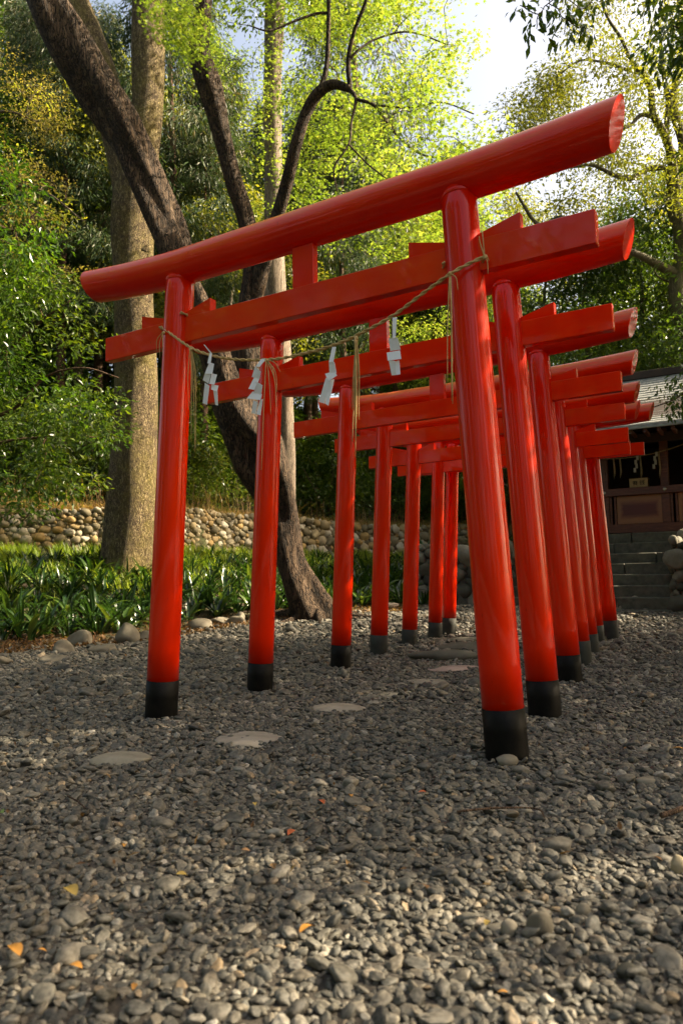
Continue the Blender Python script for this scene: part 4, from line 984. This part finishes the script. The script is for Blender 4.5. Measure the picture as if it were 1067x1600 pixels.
for a in [('D', 90, 17.5, .72), ('D', 150, 19, .75), ('D', 318, 18.2, .62), ('D', 340, 24, .8), ('C', 365, 19, .7), ('D', 30, 19, .8), ('D', 425, 25, .8), ('D', 512, 25.5, .8), ('D', 612, 27.5, .9), ('D', 722, 25, .8), ('A', 20, 30.5, 1.7), ('D', 266, 18.5, .95), ('D', 300, 20, .85), ('D', 352, 21, .8), ('D', 484, 23, .75), ('D', 494, 23.6, .8), ('D', 541, 21, .8), ('D', 572, 24, 1.35), ('C', 650, 27, .9), ('C', 682, 28, .9), ('D', 697, 29, .8),
          ('C', 120, 18.5, .85), ('A', 60, 20, 1.0), ('B', 160, 21, .9), ('A', -30, 18, .9), ('B', 10, 24, 1.2), ('B', 220, 25, 1.1), ('C', 110, 28, 1.3), ('D', 40, 26, 1.0), ('D', 150, 30, 1.1), ('C', 250, 31, 1.25), ('B', 330, 25, .9),
          ('M', 400, 22, .9), ('M', 480, 27, 1.0), ('C', 560, 29, 1.1), ('M', 620, 24, .95), ('B', 700, 26, .9), ('M', 730, 30, 1.1), ('B', 640, 32, 1.2), ('M', 400, 33, 1.3), ('M', 512, 31, 1.2), ('C', 330, 36, 1.3), ('M', 600, 38, 1.4), ('A', 700, 37, 1.1),
          ('B', 800, 25, .85), ('A', 870, 21, .80), ('A', 935, 20.5, .78), ('A', 1010, 22, .95), ('A', 1085, 20, .95), ('B', 960, 26, 1.05), ('C', 830, 30, 1.0), ('B', 1060, 28, 1.2), ('A', 1150, 22, 1.1), ('M', 790, 22, .62),
          ('A', -150, 20, 1.1), ('B', -250, 18, 1.0), ('D', -100, 27, 1.1), ('A', -300, 26, 1.2), ('B', 1250, 24, 1.1), ('A', 1350, 20, 1.0), ('A', -450, 20, 1.1), ('M', 180, 33, 1.4), ('B', 60, 38, 1.4), ('A', -60, 38, 1.4)]:
    plant(*a)
# trees standing to the right of the forecourt, outside the picture: they shade the gates
tag(PE, 'sparse leafy tree beyond the right edge, dappling the foreground gravel', 'broadleaf tree', 'shade trees beyond the right edge'); PE.location = (*sd_xy(13.5, 1.5), 0)
for i, (s_, d, k, sc) in enumerate([(8.0, 6.0, 'A', .95), (8.6, 10.0, 'A', .76), (8.6, -3.8, 'B', 1.05), (11.5, 7.6, 'B', .95), (6.6, 4.3, 'E', 1.0), (13, 6, 'E', 1.2), (12.0, -3.5, 'B', 1.05)]):
    x, y = sd_xy(s_, d); pr = WOOD[k]; r = copy_tree(pr[0]); r.location = (x, y, G(x, y)-.1); r.rotation_euler = (0, 0, i*1.7); r.scale = (sc, sc, sc)
    tag(r, 'tall leafy tree beyond the right edge that shades the gates and gravel', pr[1], 'shade trees beyond the right edge')

for i, (s_, d, k, sc) in enumerate([(-8, -2, 'A', 1.0), (-9.5, 3.5, 'B', 1.1), (-5, -7, 'A', 1.1), (0, -10, 'B', .75), (5, -10, 'A', .7), (-11, -6, 'B', 1.1), (10, -8, 'A', .9), (-14, 1, 'A', 1.2)]):
    x, y = sd_xy(s_, d); pr = WOOD[k]; r = copy_tree(pr[0]); r.location = (x, y, G(x, y)-.1); r.rotation_euler = (0, 0, i*2.1); r.scale = (sc, sc, sc)
    tag(r, 'leafy tree of the wood closing the clearing behind the camera', pr[1], 'trees behind the camera')
# --- shrubs on the bank
def proto_shrub(seed, H, R, leaf, nl, size, aspect=.42):
    q = np.random.default_rng(seed); st = []; C = []
    for k in range(5):
        a = k*1.26+q.uniform(-.4, .4); st.append(([(0, 0, -.1), (.2*R*math.cos(a), .2*R*math.sin(a), H*.35), (.55*R*math.cos(a), .55*R*math.sin(a), H*.8)], [.03, .02, .008], dict(n=10, seg=6, rough=.03, seed=k)))
    for k in range(26):
        a = q.uniform(0, 6.28); z = q.uniform(.12, 1); r = R*math.sqrt(q.uniform(.05, 1))*math.sqrt(max(.1, 1-(z-.3)**2*1.4)); C.append((r*math.cos(a), r*math.sin(a), z*H))
    return build_tree('shrub', st, M['twig'], C, q, leaf, None, None, size=size, n=nl, rad=.34*R+.1, flat=.75, origin=(0, 0, 0), bark_part='stems', r_max=.012, aspect=aspect)
SH = [(proto_shrub(201, 1.7, 1.1, M['lf_dark'], 120, .11), 'dark glossy-leaved shrub on the bank above the stone walls', 'dark shrubs on the bank'),
      (proto_shrub(202, 1.3, 1.0, M['lf_mid'], 120, .075), 'mid green rounded shrub on the bank above the stone walls', 'mid green shrubs on the bank'),
      (proto_shrub(203, 1.1, .9, M['lf_olive'], 110, .07, .3), 'yellowish small-leaved shrub on the bank above the stone walls', 'yellowish shrubs on the bank')]
ush = set(); q = np.random.default_rng(77); cnt = 0
while cnt < 250:
    a = q.uniform(-.85, .40) if q.random() < .6 else q.uniform(-.25, .2); dd = q.uniform(1.6, 12)**1.0; d = float(wall_d(a))+dd
    near = dd < 3.0
    x, y = sd_xy(a*d, d); k = int(q.choice([0, 0, 0, 1, 2])); k = 0 if a < -.3 and q.random() < .6 else k
    r = SH[k][0] if k not in ush else copy_tree(SH[k][0]); ush.add(k); sc = q.uniform(.7, 1.35)*(1.0 if near else 1.15)
    r.location = (x, y, G(x, y)-.05); r.rotation_euler = (0, 0, q.uniform(0, 6.28)); r.scale = (sc, sc, sc*q.uniform(.8, 1.2)); tag(r, SH[k][1], 'shrub', SH[k][2]); cnt += 1

# --- strap-leaved plants of the bed
def blade_arrays(P0, L, W, az, lean, arch, q, seg=6, fold=.25, tw=0.0):
    n = len(P0); t = np.linspace(0, 1, seg+1); D = np.stack([np.cos(az), np.sin(az), 0*az], -1); S = np.stack([-np.sin(az), np.cos(az), 0*az], -1)
    ang = lean[:, None]+arch[:, None]*t[None]**1.6; st = L[:, None]/seg
    hx = np.concatenate([np.zeros((n, 1)), np.cumsum(np.sin(ang[:, :-1])*st, 1)], 1); hz = np.concatenate([np.zeros((n, 1)), np.cumsum(np.cos(ang[:, :-1])*st, 1)], 1)
    C = P0[:, None]+hx[..., None]*D[:, None]+hz[..., None]*np.array([0, 0, 1.0])
    w_ = W[:, None]*(np.sin(np.clip(t*.93+.07, 0, 1)*math.pi)**.6)[None]*(1-.25*t)[None]
    nz = (-np.cos(ang))[..., None]*D[:, None]+np.sin(ang)[..., None]*np.array([0, 0, 1.0])
    l = C-w_[..., None]*S[:, None]*.5+nz*w_[..., None]*fold; r = C+w_[..., None]*S[:, None]*.5+nz*w_[..., None]*fold
    V = np.stack([l, C, r], 2).reshape(-1, 3); base = (np.arange(n)[:, None]*(seg+1)+np.arange(seg)[None]).ravel()*3
    F = np.concatenate([np.stack([base, base+1, base+4, base+3], -1), np.stack([base+1, base+2, base+5, base+4], -1)]); return V, F, 3*(seg+1)
def proto_strap(seed, n, L, W):
    q = np.random.default_rng(seed); az = q.uniform(0, 6.28, n); P0 = np.stack([.05*np.cos(az)+q.normal(0, .03, n), .05*np.sin(az)+q.normal(0, .03, n), np.full(n, -.02)], -1)
    V, F, k = blade_arrays(P0, L*q.uniform(.6, 1.2, n), W*q.uniform(.75, 1.25, n), az, q.uniform(.08, 1.0, n), q.uniform(.2, 1.9, n), q, 7)
    T = np.repeat(np.clip(q.normal(.42, .2, n), 0, 1), k); m = MB(); m.add(V, F, T); o = m.build('strap_leaved_plant', M['lf_strap'], None, smooth=True); return o
ST = [proto_strap(301, 17, .50, .070), proto_strap(302, 24, .46, .050), proto_strap(303, 13, .54, .085), proto_strap(304, 30, .42, .034)]
q = np.random.default_rng(88); pts = []; tries = 0; ust = set()
while len(pts) < 275 and tries < 60000:
    tries += 1
    a = q.uniform(-.56, .11); d0 = float(np.interp(a, BA, BD0))+.55; dw = float(wall_d(a)); d = q.uniform(d0, d0+(dw-d0)*.80)
    if q.random() > .35+.65*math.exp(-(d-d0)/2.2): continue
    x, y = sd_xy(a*d, d)
    if y > 9.6 and a > .02 and y < 10.3: continue
    bx_, by_ = base[0], base[1]
    if (x-bx_)**2+(y-by_)**2 < .55: continue
    if any((x-p[0])**2+(y-p[1])**2 < .085 for p in pts): continue
    pts.append((x, y)); k = int(q.integers(0, 4)); o = ST[k] if k not in ust else ST[k].copy()
    if k in ust: COL.objects.link(o)
    ust.add(k); sc = q.uniform(.8, 1.2)*(1-.45*max(0, (d-d0)/(dw-d0)-.3)); o.location = (x, y, G(x, y)); o.rotation_euler = (q.normal(0, .06), q.normal(0, .06), q.uniform(0, 6.28)); o.scale = (sc, sc, sc)
    tag(o, 'clump of dark green strap leaves growing in the bed before the cobble wall', 'plant', 'strap-leaved plants of the bed')
# a second row of them on the terrace behind the boulder wall
for k in range(22):
    x, y = q.uniform(-6.5, -2.4), q.uniform(10.35, 11.6); o = ST[k % 4].copy(); COL.objects.link(o); o.location = (x, y, G(x, y)); o.rotation_euler = (0, 0, q.uniform(0, 6.28)); o.scale = (.8, .8, .8)
    tag(o, 'clump of strap leaves on the terrace above the low boulder wall', 'plant', 'strap-leaved plants above the boulder wall')
# --- uncountable ground cover
def scatter(n, fn, q):
    out = []
    while len(out) < n:
        k = 4000; x, y = fn(q, k); out.extend(zip(x, y))
    A = np.array(out[:n]); return A[:, 0], A[:, 1]
def cover(name, n, fn, L, W, mat, label, seed, lean=(.0, .7), arch=(.2, 1.2), seg=3, tone=.5):
    q = np.random.default_rng(seed); x, y = scatter(n, fn, q); P0 = np.stack([x, y, gz(x, y)-.01], -1)
    V, F, k = blade_arrays(P0, L*q.uniform(.5, 1.4, n), W*q.uniform(.6, 1.3, n), q.uniform(0, 6.28, n), q.uniform(*lean, n), q.uniform(*arch, n), q, seg)
    T = np.repeat(np.clip(q.normal(tone, .2, n)+.25*noise2(x, y, .9, 4), 0, 1), k); m = MB(); m.add(V, F, T); tag(m.build(name, mat, None, smooth=True), label, 'ground cover', kind='stuff')
def f_bed(q, k):
    a = q.uniform(-.62, .10, k); d0 = np.interp(a, BA, BD0)+1.6; d1 = wall_d(a)-.1; d = d0+(d1-d0)*np.sqrt(q.random(k)); s = a*d; x = CAM[0]+s*RH[0]+d*FH[0]; y = CAM[1]+s*RH[1]+d*FH[1]
    ok = noise2(x, y, 2.4, 8) > .02; return x[ok], y[ok]
cover('bed_grass', 14000, f_bed, .25, .017, M['lf_grass'], 'bright green grass and weeds sunlit at the back of the plant bed', 401, tone=.68)
def f_hill(q, k):
    a = q.uniform(-.7, .4, k); d = wall_d(a)+q.random(k)**1.4*13+.1; s = a*d; x = CAM[0]+s*RH[0]+d*FH[0]; y = CAM[1]+s*RH[1]+d*FH[1]; ok = noise2(x, y, 1.1, 12) > -.1; return x[ok], y[ok]
cover('bank_grass', 13000, f_hill, .20, .018, M['lf_grass'], 'grass and low weeds on the bank above the walls', 402, tone=.2)
def f_dry(q, k):
    a = q.uniform(-.7, .4, k); d = wall_d(a)+q.random(k)**2*1.6-.02; s = a*d; x = CAM[0]+s*RH[0]+d*FH[0]; y = CAM[1]+s*RH[1]+d*FH[1]; return x, y
cover('dry_grass', 26000, f_dry, .22, .008, M['lf_dry'], 'pale dry grass and twigs fringing the top of the walls', 403, lean=(.1, 1.4), arch=(-.6, 1.4), seg=4)
cover('dry_brush', 900, f_dry, .75, .009, M['lf_dry'], 'tangle of thin dry stems and arching twigs above the walls', 405, lean=(.0, 1.0), arch=(-.8, 1.6), seg=6)
def litter():
    q = np.random.default_rng(404); n = 9000; a = q.uniform(-.62, .10, n); d0 = np.interp(a, BA, BD0); d = d0+q.exponential(.7, n)-.35; s = a*d; x = CAM[0]+s*RH[0]+d*FH[0]; y = CAM[1]+s*RH[1]+d*FH[1]
    C = np.stack([x, y, gz(x, y)+.012], -1); V, F, T = leaf_arrays(C, 1, .02, .065, q, 'diamond', .3, 2.2, 0.0, None, .5); m = MB(); m.add(V, F, T)
    tag(m.build('leaf_litter', M['lf_litter'], None), 'brown fallen leaves littering the edge of the plant bed', 'leaf litter', kind='stuff')
litter()
def scraps():
    q = np.random.default_rng(406); n = 420; d = 1.6+9*q.random(n)**.8; s = q.uniform(-.55, .55, n)*d; x = CAM[0]+s*RH[0]+d*FH[0]; y = CAM[1]+s*RH[1]+d*FH[1]; ok = y < 9.5; x, y = x[ok], y[ok]
    C = np.stack([x, y, gz(x, y)+.022], -1); V, F, T = leaf_arrays(C, 1, .01, .026, q, 'diamond', .3, 2.0, 0.0, None, .5); m = MB(); m.add(V, F, T)
    tag(m.build('leaf_scraps', M['lf_litter'], None), 'tiny brown leaf scraps and bud scales strewn over the gravel', 'leaf litter', kind='stuff')
scraps()

# ---------------------------------------------------------------- loose rocks, flat stones, fallen leaves
def rock(u, v, d, wpx, hpx, label, mat='riverrock', seed=0, depthk=.8, sink=.25, cat='rock', name='rock', tone=.5, rz=0, rough=.14, group=None):
    x, y = sd_xy((u-533.5)/FPX*d, d); wd, h = wpx/FPX*d, hpx/FPX*d
    V, F = lump((wd/2, wd/2*depthk, h*.62), rough, 4, seed); V = V@rotz(YAW+rz).T; m = MB(); m.add(V, F, tone)
    o = m.build(name, M[mat], None, smooth=True); o.location = (x, y, G(x, y)+h*(.5-sink)); tag(o, label, cat, group); return o
def dz(u, v, z=0):      # depth where the view ray through a pixel meets the ground
    r = CF+(u-533.5)/FPX*CR-(v-800)/FPX*CU; t = (z-CAM[2])/r[2]
    for _ in range(12):
        p = CAM+r*t; t = (G(p[0], p[1])-CAM[2])/r[2] if False else t; 
        break
    lo, hi = .5, 40
    for _ in range(50):
        mid = (lo+hi)/2; p = CAM+r*mid
        if p[2] > G(p[0], p[1]): lo = mid
        else: hi = mid
        if mid > 30: break
    p = CAM+r*lo; s_, d_ = to_sd(p[0], p[1]); return float(d_)
rocks = [(125, 1010, 40, 34, 'rounded brown rock between two others at the bed edge, standing upright', .5), (98, 1022, 34, 24, 'small brown rock left of the upright one at the bed edge', .45), (165, 1020, 44, 20, 'low oval rock lying on the gravel right of the upright rock', .6), (200, 1005, 46, 38, 'large brown rock with a cracked top beside the left pillar of the roped gate', .5),
         (228, 1002, 26, 24, 'rock half hidden behind the left pillar of the roped gate', .4), (86, 1034, 48, 16, 'flat oval rock in front of the bed-edge rocks at the left', .6), (4, 1040, 40, 24, 'rock cut off by the left edge of the picture', .5), (312, 980, 46, 17, 'long flat rock at the bed edge between the first two left pillars', .65), (372, 975, 28, 24, 'squarish brown rock just left of the second left pillar', .45), (345, 972, 36, 12, 'thin flat rock wedged at the bed edge between the first two left pillars', .7)]
for i, (u, v, wp, hp, lb, tn) in enumerate(rocks): rock(u, v, dz(u, v), wp, hp, lb, seed=500+i, tone=tn*.8, rough=.30, sink=.38)
flats = [(390, 1158, 112, 24, 'flat pale stepping stone between the nearest pillars, biggest of them', .6, .95), (520, 1109, 90, 20, 'flat pale stone behind the biggest stepping stone', .55, .8), (188, 1190, 98, 34, 'smooth brown half-buried stone at the left of the gravel', .25, .75), (700, 1047, 92, 16, 'pinkish flat stone beside the nearest right pillar', 1.0, .7),
         (660, 1068, 64, 16, 'small grey flat stone in front of the pinkish one', .4, .8), (612, 1088, 56, 12, 'thin grey flat stone sunk in gravel before the third gate', .3, .8), (600, 893+55, 40, 20, 'pale flat stone far behind between the third and fourth left pillars', .8, .9), (275, 1130, 34, 12, 'small flat stone just right of the nearest left pillar base', .5, .9)]
for i, (u, v, wp, hp, lb, tn, dk) in enumerate(flats):
    d = dz(u, v); rock(u, v, d, wp, hp*.42, lb, 'flatstone', 540+i, depthk=dk, sink=.25, cat='flat stone', name='flat_stone', tone=tn, rough=.10)
for i, (u, v, wp, hp, lb) in enumerate([(690, 1031, 110, 20, 'dark mossy slab edge laid across the path between the middle gates, nearer one'), (725, 1016, 100, 14, 'dark mossy slab laid across the path, farther one'), (712, 1003, 80, 10, 'thin dark slab by the second to last left pillar')]):
    d = dz(u, v); rock(u, v, d, wp, hp, lb, 'darkstone', 560+i, depthk=.4, sink=.3, cat='slab', name='stone_slab', tone=.5)
for i, (u, v, wp, hp, lb, tn) in enumerate([(946, 975, 14, 18, 'small rounded kerb stone at the foot of the steps, leftmost', .9), (966, 975, 24, 20, 'pale rounded kerb stone at the foot of the steps, beside the last pillar', .9), (986, 975, 20, 21, 'oval kerb stone in the middle of the row at the foot of the steps', .8), (1030, 976, 66, 20, 'long kerb stone at the foot of the steps, right of the oval one', .6), (1085, 978, 50, 22, 'kerb stone at the right edge of the picture', .6)]):
    rock(u, v, 12.35, wp*1.1, hp*1.1, lb, 'riverrock', 580+i, depthk=.7, tone=tn, name='kerb_stone', cat='kerb stone', rough=.08)
for i, (u, v, wp, hp, lb, tn, mt) in enumerate([(818, 1447, 38, 38, 'brown egg-shaped pebble standing up in the foreground gravel', .25, 'riverrock'), (946, 1520, 36, 20, 'dark rounded pebble in the lit foreground gravel', .1, 'darkstone'), (772, 1452, 26, 22, 'tan pebble left of the egg-shaped one', .8, 'riverrock'), (1056, 1446, 44, 40, 'dark grey stone at the right edge of the foreground', .3, 'darkstone'),
        (778, 1190, 34, 18, 'grey stone leaning on the nearest right pillar base', .6, 'riverrock'), (990, 1222, 38, 14, 'long grey pebble right of the nearest right pillar', .6, 'riverrock'), (884, 1424, 22, 18, 'plain grey pebble behind the dark one', .6, 'riverrock'), (1030, 1355, 26, 28, 'tan upright pebble at the right of the gravel', .7, 'cobble')]):
    d = dz(u, v+hp*.4); rock(u, v, d, wp, hp, lb, mt, 600+i, depthk=.7, sink=.12, tone=tn, name='pebble_stone', cat='stone', rough=.07)
def fallen(u, v, wpx, col, lb, seed, cat='fallen leaf'):
    q = np.random.default_rng(seed); d = dz(u, v); x, y = sd_xy((u-533.5)/FPX*d, d); L = wpx/FPX*d
    t = np.linspace(0, 1, 9); w_ = np.sin(t*math.pi)**.8*L*.25; c = .12*L*np.sin(t*3); V = []
    for a, b, c_ in zip(t, w_, c): V += [(a*L-L/2, -b, c_+.3*b), (a*L-L/2, 0, c_), (a*L-L/2, b, c_+.3*b)]
    V = np.array(V)@rotz(q.uniform(0, 6.28)).T; F = np.array([[i*3+j, i*3+3+j, i*3+4+j, i*3+1+j] for i in range(8) for j in range(2)])
    key = 'leafcol%d' % col
    if key not in M:
        c0 = [(.45, .10, .03), (.48, .22, .04), (.30, .21, .05), (.16, .26, .04), (.30, .16, .07)][col]; M[key] = simple('fallen_leaf_%s' % ['red', 'orange', 'yellow', 'green', 'brown'][col], tuple(k*.7 for k in c0), c0, .6, 30, .2, .002)
    m = MB(); m.add(V, F); o = m.build('fallen_leaf', M[key], None, smooth=True); o.location = (x, y, G(x, y)+.028); o.rotation_euler = (q.normal(0, .15), q.normal(0, .15), 0); tag(o, lb, cat)
FL = [(450, 1317, 22, 0, 'bright red-orange fallen leaf, reddest in the middle of the gravel'), (495, 1267, 20, 0, 'pale red fallen leaf above the reddest one'), (650, 1252, 16, 0, 'small red leaf below the nearest right pillar'), (118, 1412, 40, 2, 'long ochre fallen leaf at the left of the foreground'), (198, 1337, 14, 1, 'tiny orange leaf at the left of the gravel'), (36, 1508, 40, 1, 'orange brown leaf at the lower left edge'),
      (128, 1534, 26, 1, 'orange fallen leaf at the lower left, biggest of three'), (78, 1508, 14, 1, 'small orange leaf between two bigger ones at the lower left'), (12, 1284, 20, 3, 'green fallen leaf at the left edge'), (285, 1385, 20, 2, 'yellow leaf bit left of the lit pebbles'), (472, 1474, 34, 1, 'orange leaf at the edge of the lit patch, lower middle'), (1042, 1183, 24, 1, 'orange leaf with light edge at the right of the gravel'),
      (395, 1270, 14, 2, 'yellowish leaf bit in the middle left gravel'), (540, 1257, 16, 1, 'ochre leaf right of the pale red one'), (380, 1345, 14, 4, 'brown leaf left of the reddest one'), (740, 1464, 20, 2, 'yellow leaf left of the egg-shaped pebble'), (215, 1567, 18, 1, 'orange leaf at the bottom left'), (760, 1577, 16, 1, 'tiny orange leaf at the bottom of the picture')]
for i, (u, v, wp, c, lb) in enumerate(FL): fallen(u, v, wp, c, lb, 700+i)
def twig(P, r, lb, seed):
    pts = []
    for u, v, up in P: d = dz(u, v); x, y = sd_xy((u-533.5)/FPX*d, d); pts.append((x, y, G(x, y)+.025+up))
    V, F, _ = trunk_tube(pts, [r, r*.9, r*.7, r*.5][:len(pts)], n=16, seg=8, rough=.1, seed=seed); m = MB(); m.add(V, F); tag(m.build('fallen_twig', M['bark_brown'], None, smooth=True), lb, 'twig')
twig([(1008, 1288, 0), (1035, 1284, .01), (1062, 1276, .02), (1085, 1270, .01)], .009, 'thick brown twig at the right edge of the gravel', 1)
twig([(700, 1281, 0), (760, 1278, .005), (820, 1279, .005), (832, 1290, 0)], .004, 'thin dark twig lying across the gravel below the nearest right pillar', 2)
twig([(112, 1255, 0), (125, 1265, .005), (140, 1275, .0)], .003, 'tiny twig at the left of the gravel', 3)
